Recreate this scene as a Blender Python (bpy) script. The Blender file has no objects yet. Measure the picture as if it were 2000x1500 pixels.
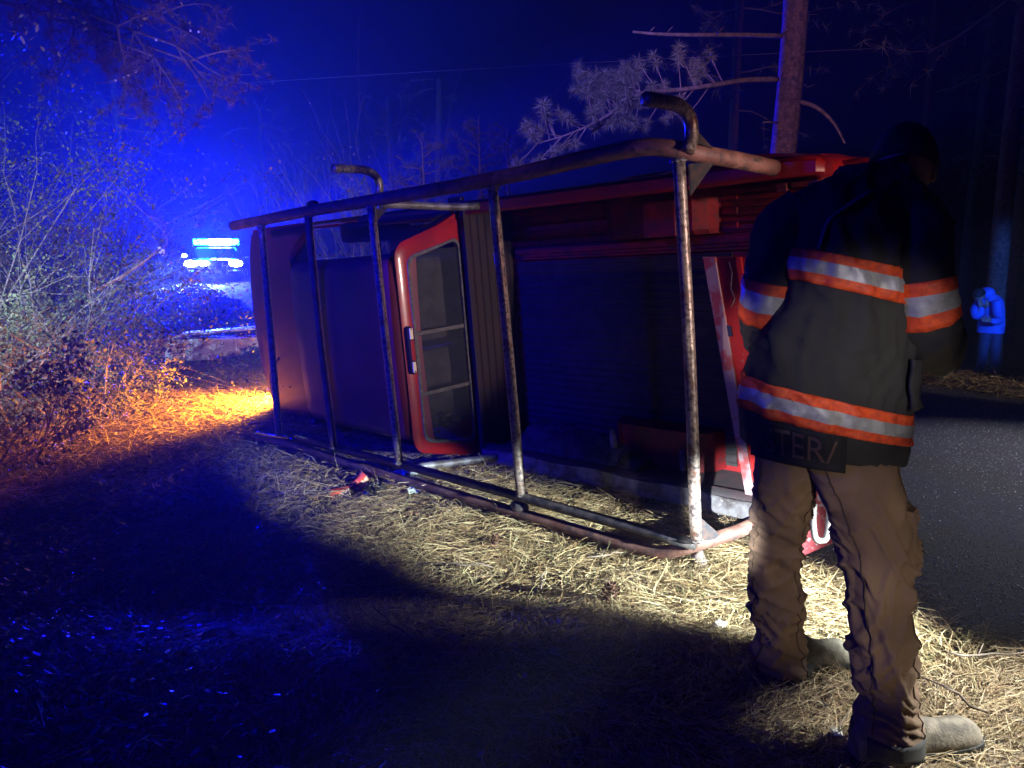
import bpy, bmesh, math, random
import numpy as np
from mathutils import Vector, Matrix, noise as mnoise
rnd = random.Random(7)
rng = np.random.default_rng(7)
SC = bpy.context.scene
COL = SC.collection
PI = math.pi

# ------------------------------------------------------------------ camera, world, lights, exposure
PITCH, CAMH, FPX = math.radians(10.4), 1.6, 1480.0
cd = bpy.data.cameras.new('camera'); cam = bpy.data.objects.new('camera', cd); COL.objects.link(cam)
cam.location = (0, 0, CAMH); cam.rotation_euler = (PI/2 - PITCH, 0, 0)
cd.sensor_width = 36; cd.lens = 36*FPX/2000; cd.clip_start = 0.05; cd.clip_end = 500
SC.camera = cam
SC.render.engine = 'CYCLES'
SC.cycles.use_denoising = True
SC.cycles.max_bounces = 5; SC.cycles.diffuse_bounces = 2; SC.cycles.glossy_bounces = 2
SC.cycles.transmission_bounces = 4; SC.cycles.volume_bounces = 0; SC.cycles.transparent_max_bounces = 8
SC.cycles.sample_clamp_indirect = 3.0; SC.cycles.sample_clamp_direct = 0
SC.cycles.caustics_reflective = False; SC.cycles.caustics_refractive = False
vs = SC.view_settings; vs.view_transform = 'Standard'; vs.look = 'None'; vs.exposure = 0; vs.gamma = 1
W = bpy.data.worlds.new('World'); SC.world = W; W.use_nodes = True
bg = W.node_tree.nodes['Background']; bg.inputs[0].default_value = (0.02, 0.03, 1.0, 1); bg.inputs[1].default_value = 0.0006

def lamp(name, kind, loc, energy, color, target=None, angle=60, blend=0.5, size=0.05):
    ld = bpy.data.lights.new(name, kind); ld.energy = energy; ld.color = color
    ld.shadow_soft_size = size
    if kind == 'SPOT': ld.spot_size = math.radians(angle); ld.spot_blend = blend
    o = bpy.data.objects.new(name, ld); COL.objects.link(o); o.location = loc
    if target is not None:
        o.rotation_euler = (Vector(target)-Vector(loc)).to_track_quat('-Z', 'Y').to_euler()
    return o
BLUE = (0.0, 0.0, 1.0)
POLICE = Vector((-12.65, 33.0, 0.13))
# the strobes of the police car down the road
lamp('strobe_light', 'SPOT', POLICE+Vector((0.4, -0.8, 1.75)), 84000, BLUE, (-5.0, 0, 0.6), 50, 1.0, 0.35)
lamp('strobe_light_side', 'POINT', POLICE+Vector((0.5, -0.6, 1.75)), 1500, BLUE, size=0.35)
lamp('strobe_light_right', 'SPOT', POLICE+Vector((0.8, -0.8, 1.75)), 150000, BLUE, (4.0, 11.3, 4.2), 9, 0.6, 0.3)
lamp('strobe_light_centre', 'POINT', POLICE+Vector((0, -1.2, 1.65)), 300, (0.0, 0.75, 1.0), size=0.3)
for sx in (-0.78, 0.78):
    lamp('headlight_beam', 'SPOT', POLICE+Vector((sx, -2.95, 0.72)), 1800, (0.35, 0.55, 1.0), POLICE+Vector((sx+1.5, -9, -1.4)), 62, 0.9, 0.08)
# a torch held low beyond the right edge of the picture, on the road
lamp('work_torch', 'SPOT', (3.5, 3.35, 1.25), 200, (0.93, 0.98, 0.90), (1.0, 3.35, 0.0), 20, 0.8, 0.035)
lamp('hand_torch', 'SPOT', (3.2, 1.1, 1.15), 6200, (0.86, 0.98, 0.96), (1.14, 3.25, 0.16), 19.5, 0.7, 0.035)
lamp('edge_fill', 'SPOT', (-0.5, -0.6, 1.5), 7000, (0.9, 0.97, 1.0), (1.0, 3.4, 0.36), 7.0, 0.8, 0.03)  # added spot to whiten the tailgate edge, no source known here
lamp('panel_fill', 'SPOT', (-1.0, -0.8, 1.7), 900, (1.0, 0.85, 0.8), (1.18, 3.7, 1.15), 7.0, 0.8, 0.03)  # added spot that brightens the red tailgate panel
lamp('tall_scene_light', 'SPOT', (4.1, 2.3, 2.6), 2300, (0.95, 0.97, 0.92), (1.85, 2.1, 0.0), 24, 0.6, 0.06)
lamp('road_fill', 'SPOT', (6.5, 7.5, 3.2), 480, (0.9, 0.88, 1.0), (3.5, 5.2, 0.0), 42, 1.0, 0.05)  # unseen fill added to brighten the asphalt
lamp('far_verge_fill', 'SPOT', (8.6, 5.2, 1.5), 420, (1.0, 0.86, 0.7), (5.4, 8.5, 0.0), 24, 0.8, 0.05)  # added warm fill for the straw across the road
lamp('shrub_fill_blue', 'SPOT', (-3.2, -5.0, 2.5), 14000, (0.22, 0.16, 1.0), (-2.9, 14.0, 3.2), 17, 0.8, 0.2)  # added blue fill so the bare shrubs show
# narrow spots added behind the camera to light the person's back and legs
lamp('back_fill', 'SPOT', (0.8, -1.3, 1.8), 330, (1.0, 0.92, 0.84), (1.03, 2.3, 1.27), 11, 1.0, 0.03)
lamp('legs_fill', 'SPOT', (0.85, -1.2, 1.5), 260, (1.0, 0.90, 0.78), (1.10, 2.3, 0.60), 15, 1.0, 0.03)
# headlamp of a rescuer standing right of the camera, shining along the truck
lamp('head_torch', 'SPOT', (5.2, -0.5, 1.7), 1100, (1.0, 0.84, 0.76), (-0.5, 5.2, 1.25), 15.5, 0.4, 0.04)
lamp('rear_warm_fill', 'SPOT', (6.3, -1.5, 2.3), 1400, (1.0, 0.6, 0.5), (0.75, 4.5, 1.6), 14, 0.7, 0.12)  # added warm fill on the bed side and tail
lamp('rear_fill_blue', 'POINT', (-6.0, 0.3, 3.4), 480, BLUE, size=0.25)  # added unseen blue fill, stands in for lens veil
lamp('roof_fill_blue', 'SPOT', (-6.0, 0.3, 3.4), 3600, BLUE, (-1.7, 5.8, 1.2), 34, 0.9, 0.25)  # added spot that turns the roof blue like the lens veil
lamp('bough_fill_blue', 'SPOT', (-2.0, -5.0, 2.8), 15000, (0.26, 0.18, 1.0), (0.9, 9.3, 3.25), 13, 0.7, 0.2)  # added blue fill aimed at the pine bough
lamp('trunk_fill', 'SPOT', (0.5, -6.0, 2.2), 5000, (0.85, 0.40, 0.72), (3.9, 11.0, 4.9), 19, 0.6, 0.15)  # added purple fill aimed at the pine trunk
lamp('left_headlight', 'SPOT', (-6.2, 0.2, 1.3), 10000, (0.34, 0.52, 1.0), (-6.1, 12.0, 0.9), 35, 0.6, 0.08)
lamp('verge_fill', 'SPOT', (-5.8, 0.2, 1.7), 14000, (0.42, 0.68, 1.0), (-4.6, 15.5, 0.0), 13, 0.7, 0.08)  # added fill that brightens the ground cover
lamp('left_strobe_red', 'SPOT', (-4.8, -2.5, 1.6), 1700, (1.0, 0.26, 0.16), (-5.7, 8.0, 0.2), 30, 0.8, 0.15)

def at(px, py, Y):
    "world point seen at photograph pixel (px, py) on the upright plane Y metres ahead"
    d = Vector(((px-1000)/FPX, math.cos(PITCH)-(py-750)/FPX*math.sin(PITCH), -math.sin(PITCH)-(py-750)/FPX*math.cos(PITCH)))
    return Vector((0, 0, CAMH)) + d*(Y/d.y)

# ------------------------------------------------------------------ ground shape
UX, UY, NX, NY = -0.465, 0.885, 0.885, 0.465       # along the road, across it
def height(x, y):
    x = np.asarray(x, float); y = np.asarray(y, float)
    s = 3.0-(NX*x+NY*y); t = UX*x+UY*y
    h = 0.0003*np.clip(t-14, 0, None)**2
    h = np.minimum(h, 0.6)
    L = np.clip(s, 0, None)
    v = np.interp(L, [0, 0.3, 0.5, 0.93, 1.3, 1.9, 3.0, 5.0], [0, -0.04, -0.075, -0.125, -0.19, -0.27, -0.33, -0.33])*np.clip((y-2.75)/0.9, 0.12, 1)
    v = v + 0.16*np.clip(L-5.2, 0, 10)
    v = v + (L > 0)*0.02*(np.sin(x*2.1+y*0.7)*np.sin(y*1.7-x*0.6))
    Rr = np.clip(-s-5.3, 0, None)
    v = v + 0.05*np.exp(-((Rr-0.5)/0.3)**2)*(Rr > 0) - 0.20*np.clip(Rr-0.5, 0, 5)
    return h+v
def hz(x, y): return float(height(x, y))
def road_xy(s, t):
    c = 3.0-s
    return c*NX+t*UX, c*NY+t*UY

# ------------------------------------------------------------------ materials
MATS = {}
def mat(name, color, rough=0.7, metal=0.0, color2=None, scale=8.0, bump=0.0, bscale=40.0, coat=0.0, lo=0.4, hi=0.6,
        color3=None, scale3=3.0, lo3=0.55, hi3=0.65, island=None, emit=None, estr=0.0, spec=0.5, trans=0.0, alpha=1.0):
    if name in MATS: return MATS[name]
    m = bpy.data.materials.new(name); m.use_nodes = True; MATS[name] = m
    nt = m.node_tree; N = nt.nodes; Lk = nt.links; b = N['Principled BSDF']
    b.inputs['Base Color'].default_value = (*color, 1); b.inputs['Roughness'].default_value = rough
    b.inputs['Metallic'].default_value = metal; b.inputs['Coat Weight'].default_value = coat
    b.inputs['Coat Roughness'].default_value = 0.12
    b.inputs['Specular IOR Level'].default_value = spec
    b.inputs['Transmission Weight'].default_value = trans
    b.inputs['Alpha'].default_value = alpha
    if emit: b.inputs['Emission Color'].default_value = (*emit, 1); b.inputs['Emission Strength'].default_value = estr
    tc = N.new('ShaderNodeTexCoord')
    col = None
    if island:
        g = N.new('ShaderNodeNewGeometry'); r = N.new('ShaderNodeValToRGB')
        el = r.color_ramp.elements
        for i, c in enumerate(island):
            e = el[i] if i < 2 else el.new(i/(len(island)-1))
            e.position = i/(len(island)-1); e.color = (*c, 1)
        Lk.new(g.outputs['Random Per Island'], r.inputs[0]); col = r.outputs[0]
    if color2:
        n = N.new('ShaderNodeTexNoise'); n.inputs['Scale'].default_value = scale; n.inputs['Detail'].default_value = 6
        Lk.new(tc.outputs['Object'], n.inputs['Vector'])
        mr = N.new('ShaderNodeMapRange'); mr.inputs[1].default_value = lo; mr.inputs[2].default_value = hi
        Lk.new(n.outputs[0], mr.inputs[0])
        mx = N.new('ShaderNodeMix'); mx.data_type = 'RGBA'; mx.inputs[6].default_value = (*color, 1); mx.inputs[7].default_value = (*color2, 1)
        if col: Lk.new(col, mx.inputs[6])
        Lk.new(mr.outputs[0], mx.inputs[0]); col = mx.outputs[2]
    if color3:
        n = N.new('ShaderNodeTexNoise'); n.inputs['Scale'].default_value = scale3; n.inputs['Detail'].default_value = 9
        n.inputs['Roughness'].default_value = 0.7
        Lk.new(tc.outputs['Object'], n.inputs['Vector'])
        mr = N.new('ShaderNodeMapRange'); mr.inputs[1].default_value = lo3; mr.inputs[2].default_value = hi3
        Lk.new(n.outputs[0], mr.inputs[0])
        mx = N.new('ShaderNodeMix'); mx.data_type = 'RGBA'; mx.inputs[7].default_value = (*color3, 1)
        if col: Lk.new(col, mx.inputs[6])
        else: mx.inputs[6].default_value = (*color, 1)
        Lk.new(mr.outputs[0], mx.inputs[0]); col = mx.outputs[2]
    if col: Lk.new(col, b.inputs['Base Color'])
    if bump:
        n = N.new('ShaderNodeTexNoise'); n.inputs['Scale'].default_value = bscale; n.inputs['Detail'].default_value = 8
        Lk.new(tc.outputs['Object'], n.inputs['Vector'])
        bp = N.new('ShaderNodeBump'); bp.inputs['Strength'].default_value = bump; bp.inputs['Distance'].default_value = 0.01
        Lk.new(n.outputs[0], bp.inputs['Height']); Lk.new(bp.outputs[0], b.inputs['Normal'])
    return m

RED = mat('red_paint', (0.34, 0.012, 0.012), 0.34, 0, (0.24, 0.010, 0.012), 5, 0.05, 30, coat=0.5, color3=(0.10, 0.035, 0.03), scale3=9, lo3=0.6, hi3=0.72)
REDIN = mat('red_bed_paint', (0.26, 0.011, 0.014), 0.5, 0, (0.13, 0.012, 0.014), 7, 0.15, 40, color3=(0.05, 0.03, 0.03), scale3=14, lo3=0.55, hi3=0.7)
DARKRED = mat('scuffed_red', (0.36, 0.014, 0.014), 0.7, 0, (0.30, 0.07, 0.07), 40, 0.15, 60, lo=0.62, hi=0.70, spec=0.2)
ROOFM = mat('blue_veil_roof_paint', (0.13, 0.016, 0.045), 0.5, 0, (0.09, 0.014, 0.035), 3, 0.03, 20, coat=0.15, color3=(0.06, 0.04, 0.05), scale3=8, lo3=0.6, hi3=0.75)  # red paint darkened and blued to carry the blue veil on it
MATBLK = mat('bed_mat_rubber', (0.018, 0.018, 0.02), 0.7, 0, (0.035, 0.03, 0.03), 9, 0.2, 40)
PIPE = mat('worn_painted_pipe', (0.27, 0.22, 0.19), 0.36, 0.35, (0.075, 0.06, 0.06), 46, 0.25, 90, lo=0.46, hi=0.62, color3=(0.13, 0.055, 0.035), scale3=11, lo3=0.52, hi3=0.66)
PIPED = mat('dark_rusty_pipe', (0.10, 0.040, 0.03), 0.6, 0.0, (0.17, 0.09, 0.07), 10, 0.25, 90, color3=(0.03, 0.025, 0.03), scale3=12, lo3=0.5, hi3=0.7)
RAILM = mat('rusty_rail_paint', (0.22, 0.10, 0.08), 0.6, 0.0, (0.13, 0.055, 0.045), 12, 0.3, 80, color3=(0.035, 0.028, 0.03), scale3=15, lo3=0.52, hi3=0.62)
BLK = mat('black_plastic', (0.012, 0.012, 0.014), 0.45)
RUB = mat('tyre_rubber', (0.015, 0.015, 0.015), 0.8, bump=0.2)
STEEL = mat('dull_steel', (0.35, 0.34, 0.33), 0.38, 0.8, (0.18, 0.16, 0.15), 20, 0.1)
GALV = mat('weathered_grey_metal', (0.20, 0.20, 0.21), 0.5, 0.2, (0.07, 0.06, 0.06), 11, 0.3, 50, color3=(0.34, 0.32, 0.30), scale3=30, lo3=0.6, hi3=0.66)
CHROME = mat('chrome', (0.6, 0.6, 0.6), 0.12, 1.0)
SEAL = mat('window_seal', (0.11, 0.11, 0.12), 0.5, 0, (0.06, 0.06, 0.065), 30)
GLASS = mat('tinted_glass', (0.05, 0.06, 0.07), 0.05, 0, trans=0.0, alpha=0.28, spec=0.6)
GLASSD = mat('dark_glass', (0.01, 0.012, 0.016), 0.06, 0, spec=0.6)
LWHITE = mat('white_lens', (0.75, 0.72, 0.62), 0.25, 0, coat=0.5)
LRED = mat('red_lens', (0.30, 0.03, 0.03), 0.2, 0, coat=0.5)
CLOTHK = mat('black_turnout_cloth', (0.030, 0.028, 0.030), 0.85, 0, (0.020, 0.019, 0.021), 6, 0.25, 400)
CLOTHB = mat('tan_trouser_cloth', (0.20, 0.125, 0.075), 0.85, 0, (0.13, 0.08, 0.05), 5, 0.35, 350)
ORANGE = mat('orange_trim', (0.85, 0.10, 0.02), 0.6, 0, (0.6, 0.06, 0.02), 40, 0.1, 300)
SILVER = mat('silver_trim', (0.42, 0.42, 0.46), 0.4, 0.1, (0.30, 0.30, 0.34), 30, 0.1, 300)
BOOT = mat('grey_suede_boot', (0.20, 0.17, 0.13), 0.8, 0, (0.09, 0.075, 0.06), 22, 0.3, 120)
SOLE = mat('black_boot_sole', (0.012, 0.012, 0.012), 0.7)
SKIN = mat('skin', (0.42, 0.24, 0.18), 0.55, 0, (0.38, 0.20, 0.15), 14)
HAIR = mat('dark_hair', (0.02, 0.014, 0.012), 0.7, bump=0.4, bscale=120)
LETTER = mat('letter_trim', (0.12, 0.07, 0.06), 0.6)
BLUEJ = mat('blue_jacket_cloth', (0.06, 0.20, 0.75), 0.75, 0, (0.04, 0.14, 0.6), 6, 0.2, 60)
JEANS = mat('dark_jeans', (0.03, 0.04, 0.09), 0.85, 0, (0.05, 0.06, 0.12), 10, 0.2, 100)
ASPH = mat('asphalt', (0.045, 0.045, 0.05), 0.7, 0, (0.17, 0.17, 0.17), 90, 1.0, 120, lo=0.56, hi=0.68, color3=(0.028, 0.028, 0.031), scale3=2.2, lo3=0.45, hi3=0.7)
SOIL = mat('litter_soil', (0.06, 0.036, 0.020), 0.95, 0, (0.13, 0.085, 0.04), 30, 1.0, 45, color3=(0.025, 0.02, 0.015), scale3=7, lo3=0.45, hi3=0.6)
STRAW = mat('pine_straw_needle', (0.3, 0.2, 0.1), 0.6, island=[(0.15, 0.085, 0.045), (0.33, 0.22, 0.10), (0.50, 0.39, 0.20), (0.24, 0.14, 0.07), (0.58, 0.49, 0.29), (0.10, 0.055, 0.03)])
STRAWG = mat('dry_grass_blade', (0.3, 0.2, 0.1), 0.65, island=[(0.10, 0.13, 0.05), (0.30, 0.25, 0.11), (0.16, 0.17, 0.07), (0.42, 0.35, 0.18)])
COVER = mat('ground_cover_leaf', (0.1, 0.2, 0.08), 0.45, island=[(0.05, 0.10, 0.04), (0.09, 0.16, 0.06), (0.12, 0.10, 0.06), (0.06, 0.13, 0.07)])
BARK = mat('pine_bark', (0.12, 0.075, 0.055), 0.9, 0, (0.05, 0.035, 0.03), 12, 1.0, 25, color3=(0.22, 0.15, 0.12), scale3=28, lo3=0.55, hi3=0.62)
TWIG = mat('grey_twig_bark', (0.22, 0.17, 0.14), 0.85, 0, (0.12, 0.09, 0.07), 15)
NEEDLE = mat('pine_needles', (0.1, 0.12, 0.07), 0.6, island=[(0.10, 0.12, 0.07), (0.16, 0.18, 0.11), (0.13, 0.10, 0.07)])
BROWNND = mat('brown_pine_needles', (0.1, 0.12, 0.07), 0.6, island=[(0.12, 0.07, 0.05), (0.17, 0.10, 0.07), (0.08, 0.06, 0.04)])
LEAFM = mat('shrub_leaf', (0.1, 0.14, 0.06), 0.45, island=[(0.09, 0.12, 0.05), (0.16, 0.17, 0.07), (0.22, 0.17, 0.08), (0.07, 0.10, 0.05)])
DEADLF = mat('dead_leaf', (0.35, 0.10, 0.04), 0.6, 0, (0.22, 0.07, 0.03), 30)
WOOD = mat('bleached_wood', (0.40, 0.30, 0.24), 0.8, 0, (0.22, 0.15, 0.12), 20, 0.3, 60)

# ------------------------------------------------------------------ mesh helpers
def tag(o, label=None, cat=None, group=None, kind=None):
    if label: o['label'] = label
    if cat: o['category'] = cat
    if group: o['group'] = group
    if kind: o['kind'] = kind
    return o
def empty(name, loc, label, cat, group=None, rz=0.0):
    o = bpy.data.objects.new(name, None); COL.objects.link(o); o.location = loc; o.rotation_euler = (0, 0, rz)
    o.empty_display_size = 0.1
    return tag(o, label, cat, group)
class MB:
    def __init__(s): s.v = []; s.f = []; s.m = []
    def add(s, vs, fs, mi=0):
        k = len(s.v); s.v += [tuple(p) for p in vs]; s.f += [tuple(i+k for i in f) for f in fs]; s.m += [mi]*len(fs); return s
    def box(s, x0, x1, y0, y1, z0, z1, M=None, mi=0):
        vs = [Vector((x, y, z)) for x in (x0, x1) for y in (y0, y1) for z in (z0, z1)]
        if M is not None: vs = [M @ p for p in vs]
        return s.add(vs, [(0, 1, 3, 2), (4, 6, 7, 5), (0, 4, 5, 1), (2, 3, 7, 6), (0, 2, 6, 4), (1, 5, 7, 3)], mi)
    def bar(s, a, b, w, h, mi=0):
        a = Vector(a); b = Vector(b); q = (b-a).to_track_quat('X', 'Z').to_matrix().to_4x4(); q.translation = a
        return s.box(0, (b-a).length, -w/2, w/2, -h/2, h/2, q, mi)
    def loft(s, rings, closed=True, cap=True, mi=0):
        n = len(rings[0]); k = len(s.v)
        for r in rings: s.v += [tuple(p) for p in r]
        for i in range(len(rings)-1):
            for j in range(n if closed else n-1):
                a = k+i*n+j; b = k+i*n+(j+1) % n
                s.f.append((a, b, b+n, a+n)); s.m.append(mi)
        if cap and closed:
            s.f.append(tuple(k+j for j in range(n))[::-1]); s.m.append(mi)
            s.f.append(tuple(k+(len(rings)-1)*n+j for j in range(n))); s.m.append(mi)
        return s
    def tube(s, pts, r, n=10, mi=0, cap=True, flat=1.0):
        pts = [Vector(p) for p in pts]; rr = r if isinstance(r, (list, tuple)) else [r]*len(pts)
        rings = []; up = None
        for i, p in enumerate(pts):
            t = (pts[min(i+1, len(pts)-1)]-pts[max(i-1, 0)]).normalized()
            if up is None: up = Vector((0, 0, 1)) if abs(t.z) < 0.9 else Vector((1, 0, 0))
            u = (up-t*up.dot(t)).normalized(); up = u; w = t.cross(u)
            rings.append([p+(u*math.cos(2*PI*j/n)*flat+w*math.sin(2*PI*j/n))*rr[i] for j in range(n)])
        return s.loft(rings, True, cap, mi)
    def ball(s, c, r, n=10, mi=0, sc=(1, 1, 1)):
        c = Vector(c); rings = []
        for i in range(n//2+1):
            a = -PI/2+PI*i/(n//2); a = max(min(a, PI/2-0.02), -PI/2+0.02)
            rings.append([c+Vector((math.cos(a)*math.cos(2*PI*j/n)*sc[0], math.cos(a)*math.sin(2*PI*j/n)*sc[1], math.sin(a)*sc[2]))*r for j in range(n)])
        return s.loft(rings, True, True, mi)
    def prism(s, poly, a, b, mi=0):        # poly of 3D points extruded by vector b-a
        d = Vector(b)-Vector(a); n = len(poly); P0 = [Vector(p) for p in poly]
        vs = P0+[p+d for p in P0]
        fs = [tuple(range(n))[::-1], tuple(range(n, 2*n))]+[(i, (i+1) % n, (i+1) % n+n, i+n) for i in range(n)]
        return s.add(vs, fs, mi)
    def build(s, name, mats, parent=None, smooth=False, bevel=0.0, loc=None):
        me = bpy.data.meshes.new(name); me.from_pydata(s.v, [], s.f); 
        for m in (mats if isinstance(mats, (list, tuple)) else [mats]): me.materials.append(m)
        if any(s.m): me.polygons.foreach_set('material_index', s.m)
        bm = bmesh.new(); bm.from_mesh(me); bmesh.ops.recalc_face_normals(bm, faces=bm.faces); bm.to_mesh(me); bm.free()
        o = bpy.data.objects.new(name, me); COL.objects.link(o)
        if parent is not None: o.parent = parent
        if loc is not None: o.location = loc
        if smooth:
            me.polygons.foreach_set('use_smooth', [True]*len(me.polygons))
            if smooth == 'auto':
                md = o.modifiers.new('edges', 'EDGE_SPLIT'); md.split_angle = math.radians(40)
        if bevel:
            b = o.modifiers.new('bevel', 'BEVEL'); b.width = bevel; b.segments = 2; b.limit_method = 'ANGLE'
        return o
def spline(pts, n=8):
    P = [Vector(p) for p in pts]; P = [P[0]*2-P[1]]+P+[P[-1]*2-P[-2]]; out = []
    for i in range(1, len(P)-2):
        for k in range(n):
            t = k/n; a, b, c, d = P[i-1], P[i], P[i+1], P[i+2]
            out.append(0.5*((2*b)+(c-a)*t+(2*a-5*b+4*c-d)*t*t+(3*b-a-3*c+d)*t**3))
    out.append(P[-2]); return out
def np_mesh(name, V, F, m, parent=None, kind=None, smooth=False):
    me = bpy.data.meshes.new(name); k = F.shape[1]
    me.vertices.add(len(V)); me.vertices.foreach_set('co', V.astype(np.float32).ravel())
    me.loops.add(F.size); me.loops.foreach_set('vertex_index', F.astype(np.int32).ravel())
    me.polygons.add(len(F)); me.polygons.foreach_set('loop_start', np.arange(0, F.size, k, dtype=np.int32))
    me.update(calc_edges=True); me.materials.append(m)
    if smooth: me.polygons.foreach_set('use_smooth', [True]*len(F))
    o = bpy.data.objects.new(name, me); COL.objects.link(o)
    if parent is not None: o.parent = parent
    if kind: o['kind'] = kind
    return o

# ------------------------------------------------------------------ ground, road
def axis(lo, hi, near0, near1, fine, coarse_n):
    a = lo+(near0-lo)*(1-(1-np.linspace(0, 1, coarse_n))**2)
    b = np.arange(near0, near1, fine)
    c = near1+(hi-near1)*np.linspace(0, 1, coarse_n)**2
    return np.unique(np.concatenate([a, b, c]))
gx = axis(-90, 90, -14, 14, 0.09, 40); gy = axis(-30, 150, 0.5, 16, 0.09, 50)
X, Y = np.meshgrid(gx, gy, indexing='ij'); Z = height(X, Y)
S = 3.0-(NX*X+NY*Y); onroad = (S < 0.0) & (S > -5.3)
bumpz = 0.018*np.sin(X*9.1+3*np.sin(Y*4.3))*np.sin(Y*8.3+2*np.sin(X*5.1))+rng.normal(0, 0.004, X.shape)
Z = Z+np.where(onroad, -0.03, bumpz)
V = np.stack([X, Y, Z], -1).reshape(-1, 3); nx, ny = X.shape
I = np.arange(nx*ny).reshape(nx, ny)
F = np.stack([I[:-1, :-1], I[1:, :-1], I[1:, 1:], I[:-1, 1:]], -1).reshape(-1, 4)
np_mesh('ground', V, F, SOIL, None, 'structure', True)
ts = np.concatenate([np.arange(-12, 20, 0.25), np.arange(20, 110, 1.0)]); ss = np.linspace(0, -5.3, 22)
T, S2 = np.meshgrid(ts, ss, indexing='ij')
ragged = np.where(S2 == 0, 0.05*np.sin(T*3.1)+0.04*np.sin(T*7.7)+rng.normal(0, 0.015, T.shape), 0)+np.where(S2 == -5.3, 0.05*np.sin(T*2.3), 0)
RX, RY = road_xy(S2+ragged, T)
RZ = height(*road_xy(np.clip(S2, -5.28, -0.02), T))+0.02*np.cos((S2+2.65)/2.65*PI/2)+0.004
V = np.stack([RX, RY, RZ], -1).reshape(-1, 3); nx, ny = T.shape; I = np.arange(nx*ny).reshape(nx, ny)
F = np.stack([I[:-1, :-1], I[:-1, 1:], I[1:, 1:], I[1:, :-1]], -1).reshape(-1, 4)
np_mesh('road', V, F, ASPH, None, 'structure', True)

def ribbons(x, y, z, L, w, az, el, bend, seg=3):
    "thin bent blades: base points, length, width, heading, elevation, sag"
    n = len(x); V = []; 
    dx = np.cos(az)*np.cos(el); dy = np.sin(az)*np.cos(el); dz = np.sin(el)
    px_, py_ = -np.sin(az), np.cos(az); roll = rng.uniform(-1, 1, n)
    for k in range(seg+1):
        t = k/seg; tt = L*t
        cx = x+dx*tt+px_*bend*t*t*L; cy = y+dy*tt+py_*bend*t*t*L; cz = z+dz*tt-0.35*np.abs(bend)*t*t*L
        wk = w*(1-0.6*t)
        V.append(np.stack([cx-px_*wk, cy-py_*wk, cz-roll*wk], -1)); V.append(np.stack([cx+px_*wk, cy+py_*wk, cz+roll*wk], -1))
    V = np.stack(V, 1).reshape(-1, 3); m = 2*(seg+1)
    base = np.arange(n)[:, None]*m
    F = np.concatenate([base+np.array([[2*k, 2*k+1, 2*k+3, 2*k+2]]) for k in range(seg)], 0)
    return V, F
def scatter(n, x0, x1, y0, y1, cond, near=0.0):
    xs, ys = [], []; tot = 0
    while tot < n:
        x = rng.uniform(x0, x1, n*2); u = rng.uniform(0, 1, n*2)
        y = y0*(y1/y0)**u if near else y0+(y1-y0)*u
        k = cond(x, y); xs.append(x[k]); ys.append(y[k]); tot += k.sum()
    return np.concatenate(xs)[:n], np.concatenate(ys)[:n]
sv = lambda x, y: 3.0-(NX*x+NY*y)
def infr(x, y, m=0.12): return np.abs(x) < (0.68+m)*y*1.02+0.25
# pine straw on the near verge
nmod = lambda x, y: 0.5+0.5*np.sin(x*3.3+np.sin(y*2.1)*2)*np.sin(y*2.9+x)
x, y = scatter(125000, -4.2, 3.4, 1.5, 7.6, lambda x, y: (sv(x, y) > rng.uniform(-0.22, 0.12, len(x))+0.08*np.sin(y*5)) & (sv(x, y) < 4.5) & infr(x, y) & (rng.uniform(0, 1, len(x)) < np.where(x > -1.2+0.0*y, 1, 0.35)), 1)
n = len(x); lift = rng.uniform(0, 1, n)**1.6*(0.035+0.03*nmod(x, y))
az = 2.4*np.sin(x*2.3+1.7*np.sin(y*1.9))+1.9*np.sin(y*3.1-x*1.3)+rng.normal(0, 0.75, n)
V, F = ribbons(x, y, height(x, y)+0.008+lift, rng.uniform(0.04, 0.17, n), rng.uniform(0.0005, 0.0017, n), az, rng.normal(0.05, 0.2, n), rng.normal(0, 0.35, n))
tag(np_mesh('pine_straw', V, F, STRAW), 'thick golden pine straw spread along the near road edge', 'pine straw', kind='stuff')
# upright blades and mixed grass
x, y = scatter(9000, -4.5, 3.2, 1.5, 8.5, lambda x, y: (sv(x, y) > 0.05) & (sv(x, y) < 6) & infr(x, y), 1); n = len(x)
V, F = ribbons(x, y, height(x, y), rng.uniform(0.04, 0.13, n), rng.uniform(0.001, 0.0022, n), rng.uniform(0, 2*PI, n), rng.uniform(0.5, 1.4, n), rng.normal(0, 0.4, n))
tag(np_mesh('grass', V, F, STRAWG), 'sparse dry grass blades standing in the pine straw', 'grass', kind='stuff')
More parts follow.
